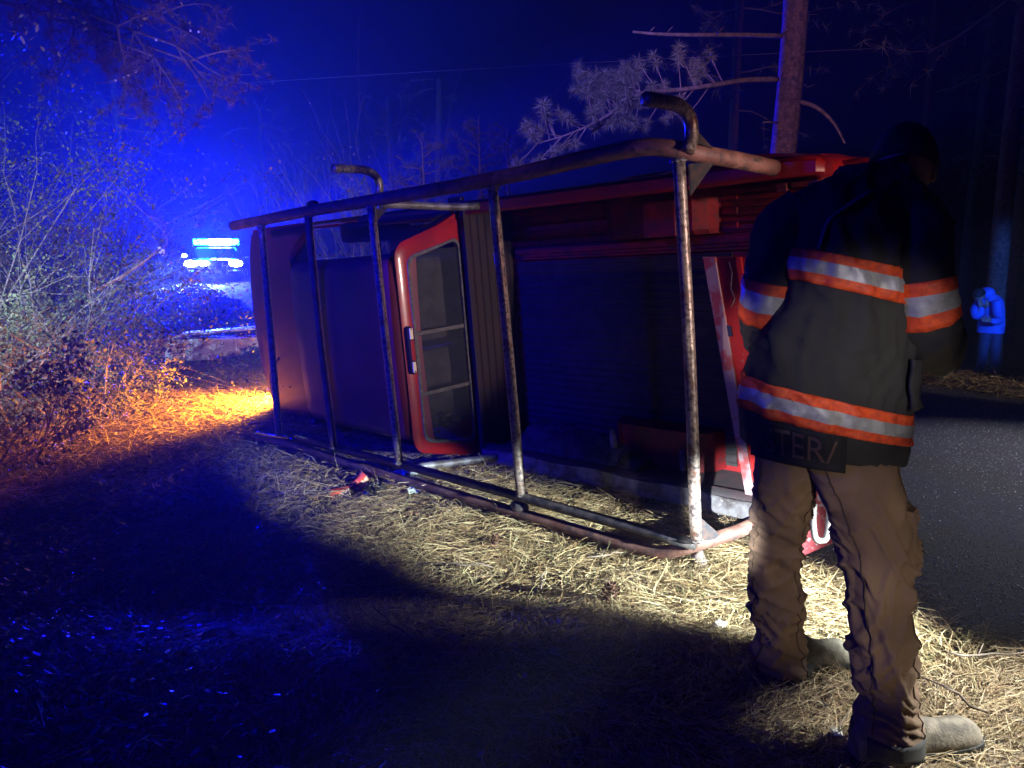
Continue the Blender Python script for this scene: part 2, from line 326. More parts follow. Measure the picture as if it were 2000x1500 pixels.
# straw of the verge beyond the truck front (lit orange)
x, y = scatter(60000, -9.5, 0.5, 5.2, 13, lambda x, y: (sv(x, y) > 0.6) & (sv(x, y) < 6.5) & infr(x, y), 1); n = len(x)
V, F = ribbons(x, y, height(x, y)+0.01+rng.uniform(0, 1, n)**1.5*0.07, rng.uniform(0.08, 0.22, n), rng.uniform(0.0016, 0.0032, n), rng.uniform(0, 2*PI, n), rng.normal(0.12, 0.3, n), rng.normal(0, 0.35, n), 2)
tag(np_mesh('verge_straw', V, F, STRAW), 'straw on the verge left of the overturned truck lit orange', 'pine straw', kind='stuff')
def leafquads(x, y, z, r, tilt):
    n = len(x); az = rng.uniform(0, 2*PI, n); a = rng.uniform(-tilt, tilt, n); b = rng.uniform(-tilt, tilt, n)
    c, s = np.cos(az), np.sin(az); Vq = []
    for (u, v) in ((-1, 0), (0, -0.55), (1.1, 0), (0, 0.55)):
        lx, ly = u*r, v*r; Vq.append(np.stack([x+lx*c-ly*s, y+lx*s+ly*c, z+np.sin(a)*lx+np.sin(b)*ly+0*x], -1))
    return np.stack(Vq, 1).reshape(-1, 3), (np.arange(n)[:, None]*4+np.arange(4)[None])
x, y = scatter(80000, -14, 0, 9.5, 30, lambda x, y: (sv(x, y) > 0.1+0.3*np.sin(y*1.7)) & (sv(x, y) < 8) & infr(x, y), 1); n = len(x)
V, F = leafquads(x, y, height(x, y)+rng.uniform(0.01, 0.13, n)*(0.4+nmod(x, y)), rng.uniform(0.02, 0.05, n), 0.9)
tag(np_mesh('ground_cover', V, F, COVER), 'low leafy ground cover on the verge before the police car', 'ground cover', kind='stuff')
x, y = scatter(14000, -7, 2.5, 1.6, 10, lambda x, y: (sv(x, y) > 0.9+3.4*rng.uniform(0, 1, len(x))**0.45) & infr(x, y), 1); n = len(x)
V, F = leafquads(x, y, height(x, y)+rng.uniform(0.0, 0.07, n), rng.uniform(0.008, 0.022, n), 0.9)
tag(np_mesh('leaf_litter', V, F, mat('leaf_litter_leaf', (0.2, 0.1, 0.05), 0.4, island=[(0.16, 0.07, 0.035), (0.24, 0.13, 0.08), (0.10, 0.10, 0.05), (0.30, 0.22, 0.18)])), 'small damp leaves littering the dark left foreground', 'leaf litter', kind='stuff')
# far verge straw
x, y = scatter(26000, 2.5, 16, 5.5, 16, lambda x, y: (-sv(x, y)-5.3 > rng.uniform(-0.25, 0.1, len(x))) & (-sv(x, y)-5.3 < 4) & (np.abs(x) < y*0.8)); n = len(x)
V, F = ribbons(x, y, height(x, y)+0.01+rng.uniform(0, 1, n)**1.5*0.07, rng.uniform(0.08, 0.2, n), rng.uniform(0.0018, 0.004, n), rng.uniform(0, 2*PI, n), rng.normal(0.12, 0.35, n), rng.normal(0, 0.35, n), 2)
tag(np_mesh('far_verge_straw', V, F, STRAW), 'dry straw edging the far side of the road', 'pine straw', kind='stuff')
# loose grit on the road
x, y = scatter(22000, 0.8, 12, 2.3, 12, lambda x, y: (sv(x, y) < -0.05) & (sv(x, y) > -5.2) & (np.abs(x) < y*0.8), 1); n = len(x)
r = rng.uniform(0.002, 0.0062, n); z = height(x, y)+0.004+0.02*np.cos((sv(x, y)+2.65)/2.65*PI/2)+r*0.5
oc = np.array([[1, 0, 0], [-1, 0, 0], [0, 1, 0], [0, -1, 0], [0, 0, 1]]); ro = rng.uniform(0, 2*PI, n)
V = np.stack([np.stack([x+r*(o[0]*np.cos(ro)-o[1]*np.sin(ro)), y+r*(o[0]*np.sin(ro)+o[1]*np.cos(ro)), z+r*o[2]], -1) for o in oc], 1).reshape(-1, 3)
F = (np.arange(n)[:, None, None]*5+np.array([[4, 0, 2], [4, 2, 1], [4, 1, 3], [4, 3, 0]])[None]).reshape(-1, 3)
tag(np_mesh('road_grit', V, F, mat('grit', (0.4, 0.4, 0.42), 0.25, island=[(0.15, 0.15, 0.16), (0.5, 0.5, 0.52), (0.25, 0.22, 0.2)])), 'loose pale grit scattered over the dark asphalt', 'grit', kind='stuff')

# ------------------------------------------------------------------ overturned truck
TR = Matrix(((-0.7086268, 0.0764554, -0.7014290), (0.7038821, 0.0076039, -0.7102762), (-0.0489709, -0.9970440, -0.0592039)))
TO = Vector((0.8472519, 3.5977833, 1.0644517)); TB = Vector((2.6, 1.06, -0.9))   # TB: base of the thing in truck space
def truck_empty(name, label, cat):
    e = bpy.data.objects.new(name, None); COL.objects.link(e); e.empty_display_size = 0.2
    M = TR.to_4x4(); M.translation = TR @ TB+TO; e.matrix_world = M
    return tag(e, label, cat)
truck = truck_empty('pickup_truck', 'red pickup truck with a pipe rack lying on its side at the road edge', 'pickup truck')
def tp(mb, name, m, parent=None, **k):
    return mb.build(name, m, truck if parent is None else parent, loc=(-TB if parent is None else None), **k)

YT, YB = -0.93, 1.04
def bed_side(sgn):
    # cross-section in (Y outward, Z), rail cap, outer skin, inner wall
    yo = YT if sgn < 0 else YB; ins = -sgn
    prof = [(0, -1.62), (0.0, -1.25), (-0.015, -1.0), (0.0, -0.80), (0.008, -0.745), (0.03, -0.722), (0.09, -0.722), (0.105, -0.74), (0.105, -0.79), (0.065, -0.80), (0.06, -1.22), (0.045, -1.23), (0.03, -1.0), (0.035, -0.85), (0.03, -1.62)]
    rings = []
    for X_ in [-0.33, -0.30, -0.2]+list(np.linspace(0, 2.34, 27)):
        k = 0.04 if X_ == -0.33 else (0.012 if X_ == -0.30 else 0)
        rings.append([Vector((X_, yo+ins*(a+k*(1-a/0.1))-sgn*0, b-(k*1.2 if b > -0.9 else 0))) for a, b in prof])
    mb = MB().loft(rings, True, True)
    return mb
up = tp(bed_side(-1), 'bed_side', RED, smooth='auto'); 
lo = tp(bed_side(1), 'bed_side', mat('dark_lower_side_paint', (0.06, 0.035, 0.04), 0.8, 0, (0.035, 0.03, 0.035), 9, 0.2, 40), smooth='auto')  # darker and greyer than the upper side
# raised wheel arch lip on the upper side
for yo, sg in ((YT, -1), (YB, 1)):
    pts = [(0.92+0.47*math.cos(a), yo+sg*0.012, -1.55+0.47*math.sin(a)) for a in np.linspace(0.1, PI-0.1, 18)]
    tp(MB().tube(pts, 0.028, 8), 'wheel_arch', RED, smooth=True)
# upper flank character bulge, showing as the red hump above the rail
mb = MB(); rings = []
for X_ in np.linspace(-0.28, 0.75, 14):
    a = math.sin(PI*(X_+0.28)/1.03); rings.append([(X_, YT-0.035*a+0.012, -0.80), (X_, YT-0.05*a, -0.86), (X_, YT-0.05*a, -1.05), (X_, YT+0.012, -1.15), (X_, YT+0.02, -0.95)])
tp(mb.loft(rings), 'fender_flare', RED, smooth='auto')
# tail corner post with latch gear
mb = MB(); rings = []
for Z_ in (-0.757, -0.80, -0.9, -1.0, -1.2, -1.4, -1.6):
    c = Vector((-0.29, YT+0.078, Z_)); rr = 0.07 if Z_ < -0.78 else 0.01
    rings.append([c+Vector((math.cos(a)*rr, math.sin(a)*rr, 0)) for a in np.linspace(0, 2*PI, 18, endpoint=False)])
tp(mb.loft(rings), 'corner_post', RED, smooth='auto')
mb = MB(); rings = []
for Z_ in np.linspace(-0.73, -1.6, 10):
    c = Vector((-0.30, YB-0.075, Z_)); rings.append([c+Vector((math.cos(a)*0.07, math.sin(a)*0.07, 0)) for a in np.linspace(0, 2*PI, 18, endpoint=False)])
tp(mb.loft(rings), 'corner_post', RED, smooth='auto')
mb = MB().tube(spline([(-0.25, -0.79, -0.78), (-0.29, -0.745, -0.78), (-0.26, -0.71, -0.78), (-0.20, -0.71, -0.78), (-0.18, -0.74, -0.78)], 5), 0.013, 8)
mb.box(-0.30, -0.17, -0.80, -0.775, -0.83, -0.76); mb.box(-0.14, -0.09, -0.80, -0.76, -0.80, -0.75)
tp(mb, 'latch_hook', REDIN, smooth='auto')
tp(MB().tube(spline([(-0.35, -0.87, -0.95), (-0.46, -0.87, -0.95), (-0.52, -0.83, -0.95), (-0.54, -0.78, -0.95)], 5), 0.02, 8), 'tail_hook', RED, smooth='auto')
# bed floor with pressed ribs, front wall, ledge
mb = MB(); prof = []
yy = YT+0.06
while yy < YB-0.06:
    prof += [(yy, -1.225), (yy+0.035, -1.225), (yy+0.045, -1.212), (yy+0.085, -1.212), (yy+0.095, -1.225)]; yy += 0.11
prof += [(YB-0.06, -1.225), (YB-0.06, -1.25), (YT+0.06, -1.25)]
mb.loft([[(X_, a, b) for a, b in prof] for X_ in (-0.30, 0.5, 1.4, 2.33)])
tp(mb, 'bed_floor', REDIN, bevel=0)
mb = MB(); prof = []; yy = -0.44
while yy < 0.92:
    prof += [(yy, -1.205), (yy+0.012, -1.198), (yy+0.03, -1.198), (yy+0.04, -1.205)]; yy += 0.055
prof += [(0.94, -1.205), (0.94, -1.2115), (-0.44, -1.2115)]
tp(MB().loft([[(X_, a, b) for a, b in prof] for X_ in (0.42, 1.4, 2.27)]), 'bed_mat', MATBLK)
mb = MB().box(-0.28, 2.26, -0.545, -0.50, -1.21, -1.165).box(-0.28, 2.2, -0.50, -0.475, -1.205, -1.18).box(-0.28, 2.2, -0.475, -0.455, -1.205, -1.192)
tp(mb, 'bed_ledge', REDIN, bevel=0.006)
prof = [(2.36, -1.24)]
for zz in np.arange(-1.22, -0.76, 0.075):
    prof += [(2.33, zz), (2.33, zz+0.03), (2.315, zz+0.037), (2.315, zz+0.065)]
prof += [(2.33, -0.74), (2.36, -0.74)]
tp(MB().loft([[(a, y_, b) for a, b in prof] for y_ in (YT+0.05, 0.0, YB-0.05)]), 'bed_front_wall', mat('front_wall_darkened', (0.014, 0.010, 0.012), 0.85, 0, (0.022, 0.010, 0.011), 6, 0.2, 40))  # colour darkened to offset the lamps that reach this wall
tp(MB().box(2.31, 2.365, YT+0.02, YB-0.02, -0.738, -0.71), 'front_wall_cap', MATS['front_wall_darkened'], bevel=0.012)
# wheel wells: rounded boxes
def well(y0, y1, x0, x1, top):
    rings = []
    for k, (X_, zt) in enumerate([(x0, -1.2), (x0+0.02, top-0.06), (x0+0.09, top), ((x0+x1)/2, top+0.015), (x1-0.12, top), (x1-0.03, top-0.06), (x1, -1.2)]):
        rings.append([(X_, y0, -1.22), (X_, y0, zt), (X_, y1-(0.03 if y1 < 0 else -0), zt), (X_, y1, zt-0.03), (X_, y1, -1.22)])
    return MB().loft(rings)
tp(well(YT+0.08, -0.565, 0.50, 1.32, -1.03), 'wheel_well', REDIN, bevel=0.01)
tp(well(0.70, YB-0.08, 0.50, 1.32, -1.03), 'wheel_well', REDIN, bevel=0.01)
tp(MB().box(0.66, 0.90, -0.79, -0.565, -1.0, -0.955), 'bed_box', REDIN, bevel=0.008)
# pressed slots of the upper inner wall near the tail
for k in range(3):
    mb = MB(); y0 = -0.80+k*0.085
    mb.bar((0.38, y0, -1.19), (-0.2, y0, -1.19), 0.012, 0.02); mb.bar((0.38, y0+0.045, -1.19), (-0.2, y0+0.045, -1.19), 0.012, 0.02); mb.bar((0.38, y0, -1.19), (0.38, y0+0.045, -1.19), 0.012, 0.02)
    tp(mb, 'pressed_slot', REDIN)
# ribbed liner crumpled on the lower side, stakes
mb = MB(); rings = []
for i, X_ in enumerate(np.linspace(0.95, 2.05, 45)):
    k = (X_-0.95)/1.1; hgt = 0.02+0.17*k**0.8*(1 if k < 0.93 else 0.8); w_ = 0.014 if (i//3) % 2 else -0.004
    w_ += 0.01*math.sin(i*1.7)
    rings.append([(X_, 0.98, -1.16), (X_+w_, 0.93-hgt-w_, -1.05), (X_+w_*2, 0.93-hgt*0.75-w_, -0.9), (X_, 0.95-hgt*0.25-w_, -0.80), (X_, 0.975, -0.77)])
tp(MB().loft(rings), 'crumpled_liner', mat('dirty_liner', (0.07, 0.07, 0.075), 0.7, 0, (0.03, 0.03, 0.03), 14, 0.3, 40), smooth='auto')
for X_, h_ in ((1.22, 0.2), (0.66, 0.13)):
    tp(MB().tube([(X_, 0.93, -0.95), (X_+0.005, 0.93-h_*0.7, -0.95), (X_+0.01, 0.93-h_, -0.95)], [0.026, 0.026, 0.016], 8), 'stake', GALV, smooth='auto')
mb = MB(); rings = []
for X_ in np.linspace(0.02, 2.32, 24):
    w_ = 0.008*math.sin(X_*9); rings.append([(X_, 0.955+w_, -0.735), (X_, 0.955+w_, -0.70), (X_, 1.06, -0.69+w_), (X_, 1.075, -0.72), (X_, 1.06, -0.75)])
tp(MB().loft(rings), 'bed_rail_cap', GALV, smooth='auto')
tp(MB().tube([(1.93, 1.0, -0.70), (1.93, 1.0, -0.68)], 0.016, 10), 'rail_bolt', STEEL)
# tailgate, slipped from its hinges, lying across the open end
c = [Vector(p) for p in ((0.50, -0.43, -1.0), (0.075, 1.13, -0.74), (-0.36, 1.08, -0.80), (-0.17, -0.40, -1.08))]
nrm = (c[1]-c[0]).cross(c[3]-c[0]).normalized(); nrm = nrm if nrm.z > 0 else -nrm
def tg(u, v, h=0.0):   # u across (0 left edge .. 1), v along 0..1
    a = c[0].lerp(c[1], v); b = c[3].lerp(c[2], v); return a.lerp(b, u)+nrm*h
mb = MB().add([tg(0, 0), tg(1, 0), tg(1, 1), tg(0, 1), tg(0, 0, -0.05), tg(1, 0, -0.05), tg(1, 1, -0.05), tg(0, 1, -0.05)], [(0, 1, 2, 3), (4, 7, 6, 5), (0, 4, 5, 1), (1, 5, 6, 2), (2, 6, 7, 3), (3, 7, 4, 0)])
tgo = tp(mb, 'tailgate', DARKRED, bevel=0.006)
mb = MB()
def tgb(u0, u1, v0, v1, h0, h1, mb):
    P = [tg(u, v, h) for u in (u0, u1) for v in (v0, v1) for h in (h0, h1)]
    mb.add(P, [(0, 1, 3, 2), (4, 6, 7, 5), (0, 4, 5, 1), (2, 3, 7, 6), (0, 2, 6, 4), (1, 5, 7, 3)])
tgb(0, 0.12, 0, 1, 0, 0.022, mb)
mb.build('edge_flange', mat('pale_lit_edge_metal', (0.30, 0.20, 0.22), 0.6, 0.1, (0.3, 0.05, 0.05), 9, lo=0.52, hi=0.6), tgo, bevel=0.004)  # metal edge strip, paled to carry its blown-out white light
mb = MB(); tgb(0.30, 0.36, 0, 1, 0, 0.03, mb); mb.build('inner_flange', DARKRED, tgo, bevel=0.008)
for k in range(15):
    mb = MB(); v = 0.035+k*0.062; tgb(0.40, 0.93, v, v+0.034, 0.001, 0.018, mb); mb.build('pressed_rib', DARKRED, tgo, bevel=0.007)
mb = MB(); mb.tube([tg(0.24, 0.02, 0.02), tg(0.26, 0.06, 0.03), tg(0.22, 0.12, 0.02), tg(0.25, 0.16, 0.03), tg(0.20, 0.19, 0.02)], 0.003, 6); mb.build('latch_cable', STEEL, tgo)
mb = MB(); tgb(0.10, 0.16, 0.26, 0.30, 0.001, 0.02, mb); mb.build('latch_striker', BLK, tgo)
# U shaped bracket near the lower corner and bumper end resting on the road
P0 = [at(1590, 985, 3.55), at(1588, 1015, 3.5), at(1592, 1050, 3.45), at(1603, 1056, 3.45), at(1614, 1050, 3.45), at(1619, 1020, 3.48), at(1620, 990, 3.5)]
Mi = truck.matrix_world.inverted()
o = MB().tube([TR.inverted() @ (p-TO) for p in spline(P0, 5)], 0.016, 8).build('hinge_loop', mat('pale_scraped_metal', (0.22, 0.21, 0.2), 0.5, 0.2, (0.3, 0.28, 0.27), 30), truck, smooth=True, loc=-TB)
SCR = mat('scraped_red_panel', (0.26, 0.016, 0.03), 0.5, 0, (0.34, 0.28, 0.30), 30, 0.2, 60, lo=0.54, hi=0.64)
pl = [at(1552, 940, 3.60), at(1625, 955, 3.60), at(1640, 1056, 3.58), at(1560, 1090, 3.55)]
pl = [TR.inverted() @ (p-TO) for p in pl]; nn = (pl[1]-pl[0]).cross(pl[3]-pl[0]).normalized()
MB().prism(pl, (0, 0, 0), nn*0.03).build('corner_panel', SCR, truck, loc=-TB, bevel=0.004)
mb = MB(); rings = []
for Y_ in np.linspace(-0.80, 1.05, 22):
    e = 0.06*max(0, abs(Y_-0.1)-0.7); rings.append([(-0.42+e, Y_, -1.30), (-0.45+e, Y_, -1.33), (-0.45+e, Y_, -1.48), (-0.42+e, Y_, -1.51), (-0.36+e, Y_, -1.50), (-0.36+e, Y_, -1.31)])
tp(MB().loft(rings), 'rear_bumper', mat('white_bumper_paint', (0.45, 0.44, 0.43), 0.5, 0, (0.25, 0.1, 0.1), 12, 0.2, 40, lo=0.5, hi=0.7), smooth='auto')
# cab ------------------------------------------------
def cab_sec(X_, zr, ytop, ybot, zbelt=-0.74, yb0=-0.90, yb1=1.02, zl=-1.62, inset=0.0):
    r = 0.11
    P = []
    P.append((yb0, zl)); P.append((yb0-0.02, -1.15)); P.append((yb0, zbelt))
    for a in np.linspace(0, PI/2, 6):
        P.append((ytop+r-r*math.cos(a), zr-r+r*math.sin(a)))
    m_ = (ytop+ybot)/2
    for q in (0.3, 0.5, 0.7): P.append((ytop+(ybot-ytop)*q, zr+0.018*math.sin(PI*q)))
    for a in np.linspace(PI/2, 0, 6):
        P.append((ybot-r+r*math.cos(a), zr-r+r*math.sin(a)))
    P.append((yb1, zbelt)); P.append((yb1+0.02, -1.15)); P.append((yb1, zl))
    return [Vector((X_, a, b)) for a, b in P]
# roof and pillars: open strip shell (only above the belt) so that glass sits in real openings
def shell(rings, th=0.03):
    "thin solid sheet from a grid"
    n = len(rings[0]); mb = MB(); cen = Vector((3.2, 0.06, -0.8))
    inn = [[p+(cen-p).normalized()*th for p in r] for r in rings]
    mb.loft(rings, False, False); mb.loft(inn, False, False)
    R0 = rings; 
    mb.loft([[r[0] for r in rings], [r[0] for r in inn]], False, False); mb.loft([[r[-1] for r in rings], [r[-1] for r in inn]], False, False)
    mb.loft([rings[0], inn[0]], False, False); mb.loft([rings[-1], inn[-1]], False, False)
    return mb
rs = []
for X_, zr, yt, ybt in [(2.405, -0.30, -0.66, 0.86), (2.415, -0.20, -0.64, 0.85), (2.44, -0.13, -0.62, 0.83), (2.49, -0.10, -0.60, 0.81), (2.6, -0.085, -0.59, 0.80), (2.95, -0.075, -0.585, 0.79), (3.3, -0.075, -0.58, 0.785), (3.65, -0.085, -0.58, 0.78), (3.85, -0.11, -0.58, 0.78), (3.93, -0.15, -0.59, 0.79)]:
    P = []; r = 0.11
    for a in np.linspace(0, PI/2, 7): P.append((yt+r-r*math.cos(a), zr-r+r*math.sin(a)))
    for q in (0.15, 0.3, 0.5, 0.7, 0.85): P.append((yt+r+(ybt-yt-2*r)*q, zr+0.022*math.sin(PI*q)))
    for a in np.linspace(PI/2, 0, 7): P.append((ybt-r+r*math.cos(a), zr-r+r*math.sin(a)))
    rs.append([Vector((X_, a, b)) for a, b in P])
tp(shell(rs), 'roof', ROOFM, smooth='auto')
# rear wall with window opening: rounded outline rings
def rrect(y0, y1, z0, z1, r, X_, slant=0.0, n=6):
    P = []
    for (cy, cz, a0) in ((y1-r, z1-r, 0), (y0+r, z1-r, PI/2), (y0+r, z0+r, PI), (y1-r, z0+r, 1.5*PI)):
        for a in np.linspace(a0, a0+PI/2, n):
            yy, zz = cy+r*math.cos(a), cz+r*math.sin(a)
            k = (z1-zz)/(z1-z0); yy += slant*k*(yy-(y0+y1)/2)/((y1-y0)/2)
            P.append(Vector((X_, yy, zz)))
    return P
w_o = rrect(-0.645, 0.86, -0.80, -0.12, 0.09, 2.415, 0.20)
w_m = rrect(-0.62, 0.84, -0.78, -0.155, 0.08, 2.395, 0.19)
w_i = rrect(-0.555, 0.80, -0.715, -0.205, 0.07, 2.395, 0.12)
w_b = rrect(-0.555, 0.80, -0.715, -0.205, 0.07, 2.44, 0.12)
tp(MB().loft([w_o, w_m, w_i, w_b], True, False), 'rear_wall', RED, smooth='auto')
fr0 = rrect(-0.555, 0.80, -0.715, -0.205, 0.07, 2.388, 0.12); fr1 = rrect(-0.535, 0.78, -0.695, -0.225, 0.06, 2.388, 0.12); fr2 = rrect(-0.535, 0.78, -0.695, -0.225, 0.06, 2.42, 0.12)
rw = tp(MB().loft([rrect(-0.56, 0.805, -0.72, -0.20, 0.07, 2.398, 0.12), fr0, fr1, fr2], True, False), 'rear_window', SEAL, smooth='auto')
for y0, y1 in ((-0.60, -0.02), (-0.01, 0.44), (0.45, 0.85)):
    MB().box(2.412, 2.417, y0, y1, -0.71, -0.21).build('window_pane', GLASS, rw)
for y0 in (-0.02, 0.43):
    MB().box(2.40, 2.425, y0, y0+0.03, -0.70, -0.215).build('slider_bar', SEAL, rw, bevel=0.004)
MB().box(2.402, 2.422, -0.02, 0.46, -0.245, -0.222).build('slider_bar', SEAL, rw, bevel=0.004)
# inside: seat back and debris
tp(MB().box(2.62, 2.80, -0.55, 0.10, -1.3, -0.42), 'seat_back', mat('seat_cloth', (0.10, 0.10, 0.11), 0.9, 0, (0.06, 0.06, 0.07), 8, 0.3, 60), bevel=0.05)
tp(MB().box(2.62, 2.80, 0.16, 0.80, -1.3, -0.42), 'seat_back', MATS['seat_cloth'], bevel=0.05)
for yy, zz in ((-0.25, -0.36), (0.45, -0.36)):
    tp(MB().box(2.64, 2.76, yy-0.13, yy+0.13, zz-0.08, zz+0.10), 'head_rest', MATS['seat_cloth'], bevel=0.04)
mb = MB(); 
for k in range(14): mb.ball((2.5+rnd.uniform(0, 0.12), 0.80+rnd.uniform(-0.15, 0.02), rnd.uniform(-0.66, -0.3)), rnd.uniform(0.015, 0.05), 5, sc=(1, rnd.uniform(0.3, 1.2), rnd.uniform(0.3, 1.4)))
tp(mb, 'cab_clutter', GALV)['kind'] = 'stuff'
# high brake light
bl = tp(MB().loft([rrect(-0.075, 0.275, -0.178, -0.128, 0.024, 2.40), rrect(-0.075, 0.275, -0.178, -0.128, 0.024, 2.37), rrect(-0.067, 0.267, -0.170, -0.136, 0.016, 2.362)], True, True), 'brake_light', BLK, smooth='auto')
for y0, y1, m_ in ((-0.06, 0.02, LWHITE), (0.028, 0.175, LRED), (0.183, 0.26, LWHITE)):
    MB().box(2.352, 2.363, y0, y1, -0.168, -0.138).build('lens', m_, bl, bevel=0.004)
for yy in (-0.05, 0.25): MB().tube([(2.352, yy, -0.153), (2.348, yy, -0.153)], 0.005, 8).build('screw', BLK, bl)
# lower cab body, doors, pillars
def lower(xs, name, m):
    rings = []
    for X_, yt, yb, zb in xs:
        r = 0.05
        rings.append([(X_, yt, -1.60), (X_, yt-0.025, -1.2), (X_, yt-0.01, zb-0.08), (X_, yt+0.03, zb), (X_, yt+0.08, zb), (X_, yb-0.08, zb), (X_, yb-0.03, zb), (X_, yb+0.01, zb-0.08), (X_, yb+0.025, -1.2), (X_, yb, -1.60)])
    return rings
# cab lower shell walls (left and right slabs) keep the interior open
for sg, yo in ((-1, YT), (1, YB)):
    mb = MB(); rings = []
    for X_ in np.linspace(2.41, 3.72, 8):
        rings.append([(X_, yo, -1.60), (X_, yo+sg*0.02, -1.2), (X_, yo, -0.80), (X_, yo-sg*0.03, -0.73), (X_, yo-sg*0.09, -0.73), (X_, yo-sg*0.09, -1.60)])
    d = tp(MB().loft(rings), 'door', ROOFM, smooth='auto')
    MB().box(2.50, 2.66, yo+sg*0.012, yo+sg*0.045, -0.90, -0.86).build('door_handle', BLK, d, bevel=0.008)
    yt = -0.60 if sg < 0 else 0.80; yl = yo-sg*0.06
    # pillars
    mb = MB().prism([(2.41, yt, -0.18), (2.53, yt, -0.16), (2.56, yl, -0.76), (2.41, yl, -0.76)], (0, 0, 0), (0, -sg*0.04, 0))
    tp(mb, 'rear_pillar', RED, bevel=0.01)
    mb = MB().bar((3.90, yt, -0.16), (4.52, yl, -0.72), 0.06, 0.05); tp(mb, 'front_pillar', ROOFM, bevel=0.01)
    g = MB().add([(2.55, yt-sg*0.0, -0.185), (3.88, yt, -0.185), (4.46, yl, -0.725), (2.56, yl, -0.725), (2.55, yt-sg*0.008, -0.185), (3.88, yt-sg*0.008, -0.185), (4.46, yl-sg*0.008, -0.725), (2.56, yl-sg*0.008, -0.725)], [(0, 1, 2, 3), (4, 7, 6, 5), (0, 4, 5, 1), (1, 5, 6, 2), (2, 6, 7, 3), (3, 7, 4, 0)])
    tp(g, 'side_window', GLASS)
# windscreen
mb = MB(); rings = []
for q in np.linspace(0, 1, 8):
    X0, Z0 = 3.93+(4.66-3.93)*q, -0.145+(-0.72+0.145)*q; ya, yb = -0.58-0.25*q, 0.78+0.2*q
    rings.append([(X0-0.06*(2*u-1)**2*(0.5+q), ya+(yb-ya)*u, Z0) for u in np.linspace(0, 1, 13)])
inn = [[(a, b, c_-0.008) for a, b, c_ in r] for r in rings]
mb.loft(rings, False, False); mb.loft(inn, False, False)
tp(mb, 'windscreen', GLASSD, smooth=True)
# hood and front
mb = MB(); rings = []
def front_prof(Y_):
    k = (Y_-0.055)/0.985; e = abs(k)**6*0.05+k*k*0.10
    return [(4.60, -0.70-0.02*k*k), (4.85, -0.665-0.02*k*k), (5.25, -0.65-0.03*k*k), (5.62-e*0.6, -0.665-0.04*k*k), (5.83-e, -0.70-0.04*k*k), (5.90-e, -0.77-0.03*k*k), (5.91-e, -0.90)]
for Y_ in np.concatenate([[YT-0.0, YT+0.02, YT+0.06], np.linspace(YT+0.12, YB-0.12, 13), [YB-0.06, YB-0.02, YB]]):
    k = min(Y_-YT, YB-Y_); d = 0.05*(1-min(1, k/0.06))**2
    rings.append([(a, Y_, b-d) for a, b in front_prof(Y_)])
outer = [[Vector(p) for p in r] for r in rings]; inner_ = [[Vector((p[0]-0.01, p[1], p[2]-0.02)) for p in r] for r in rings]
mb.loft(outer, False, False); mb.loft(inner_, False, False); mb.loft([outer[0], inner_[0]], False, False); mb.loft([outer[-1], inner_[-1]], False, False)
HOODM = mat('hood_paint', (0.12, 0.016, 0.045), 0.45, 0, (0.08, 0.014, 0.035), 3, 0.03, 20, coat=0.2)  # same veil tint as the roof in place of plain red
tp(mb, 'hood', HOODM, smooth='auto')
tp(MB().tube(spline([(5.55, 1.03, -0.73), (5.62, 0.80, -0.685), (5.55, 0.55, -0.668), (5.30, 0.4, -0.652)], 6), 0.012, 6), 'hood_crease', HOODM, smooth=True)
for sg, yo in ((-1, YT), (1, YB)):
    rings = [[(X_, yo, -1.55 if not (4.3 < X_ < 5.25) else -1.05), (X_, yo, -0.9), (X_, yo-sg*0.005, -0.76), (X_, yo-sg*0.03, -0.76), (X_, yo-sg*0.03, -0.9), (X_, yo-sg*0.03, -1.55 if not (4.3 < X_ < 5.25) else -1.05)] for X_ in (3.74, 4.1, 4.29, 4.31, 4.8, 5.24, 5.26, 5.70)]
    tp(MB().loft(rings), 'front_fender', RED)
    tp(MB().box(5.66, 5.76, yo-sg*0.02, yo-sg*0.24, -1.02, -0.92), 'turn_signal', mat('amber_lens', (0.8, 0.25, 0.02), 0.3, emit=(1, 0.33, 0.03), estr=4), bevel=0.01)
    hl = tp(MB().box(5.68, 5.77, yo-sg*0.03, yo-sg*0.30, -0.90, -0.80), 'headlight', LWHITE, bevel=0.01)
tp(MB().box(5.68, 5.80, YT+0.30, YB-0.30, -1.05, -0.80), 'grille', BLK, bevel=0.01)
tp(MB().box(5.74, 5.90, YT+0.02, YB-0.02, -1.30, -1.12), 'front_bumper', CHROME, bevel=0.03)
# underside
tp(MB().box(-0.2, 5.4, -0.38, -0.30, -1.60, -1.45).box(-0.2, 5.4, 0.42, 0.50, -1.60, -1.45).box(1.6, 1.7, -0.38, 0.5, -1.58, -1.48), 'chassis_frame', BLK)
tp(MB().box(2.42, 4.4, YT+0.1, YB-0.1, -1.60, -1.55), 'cab_floor', BLK)
for X_ in (0.92, 4.78):
    tp(MB().tube([(X_, YT+0.1, -1.66), (X_, YB-0.1, -1.66)], 0.045, 10), 'axle', BLK)
    for y0, y1 in ((YT+0.005, YT+0.215), (YB-0.215, YB-0.005)):
        rings = []
        for q, r in ((0, 0.27), (0.05, 0.345), (0.2, 0.365), (0.8, 0.365), (0.95, 0.345), (1, 0.27)):
            rings.append([(X_+r*math.cos(a), y0+(y1-y0)*q, -1.66+r*math.sin(a)) for a in np.linspace(0, 2*PI, 28, endpoint=False)])
        wh = tp(MB().loft(rings), 'wheel', RUB, smooth='auto')
        ym = (y0+y1)/2; MB().tube([(X_, y0-0.004, -1.66), (X_, y1+0.004, -1.66)], 0.2, 20).build('rim', STEEL, wh)
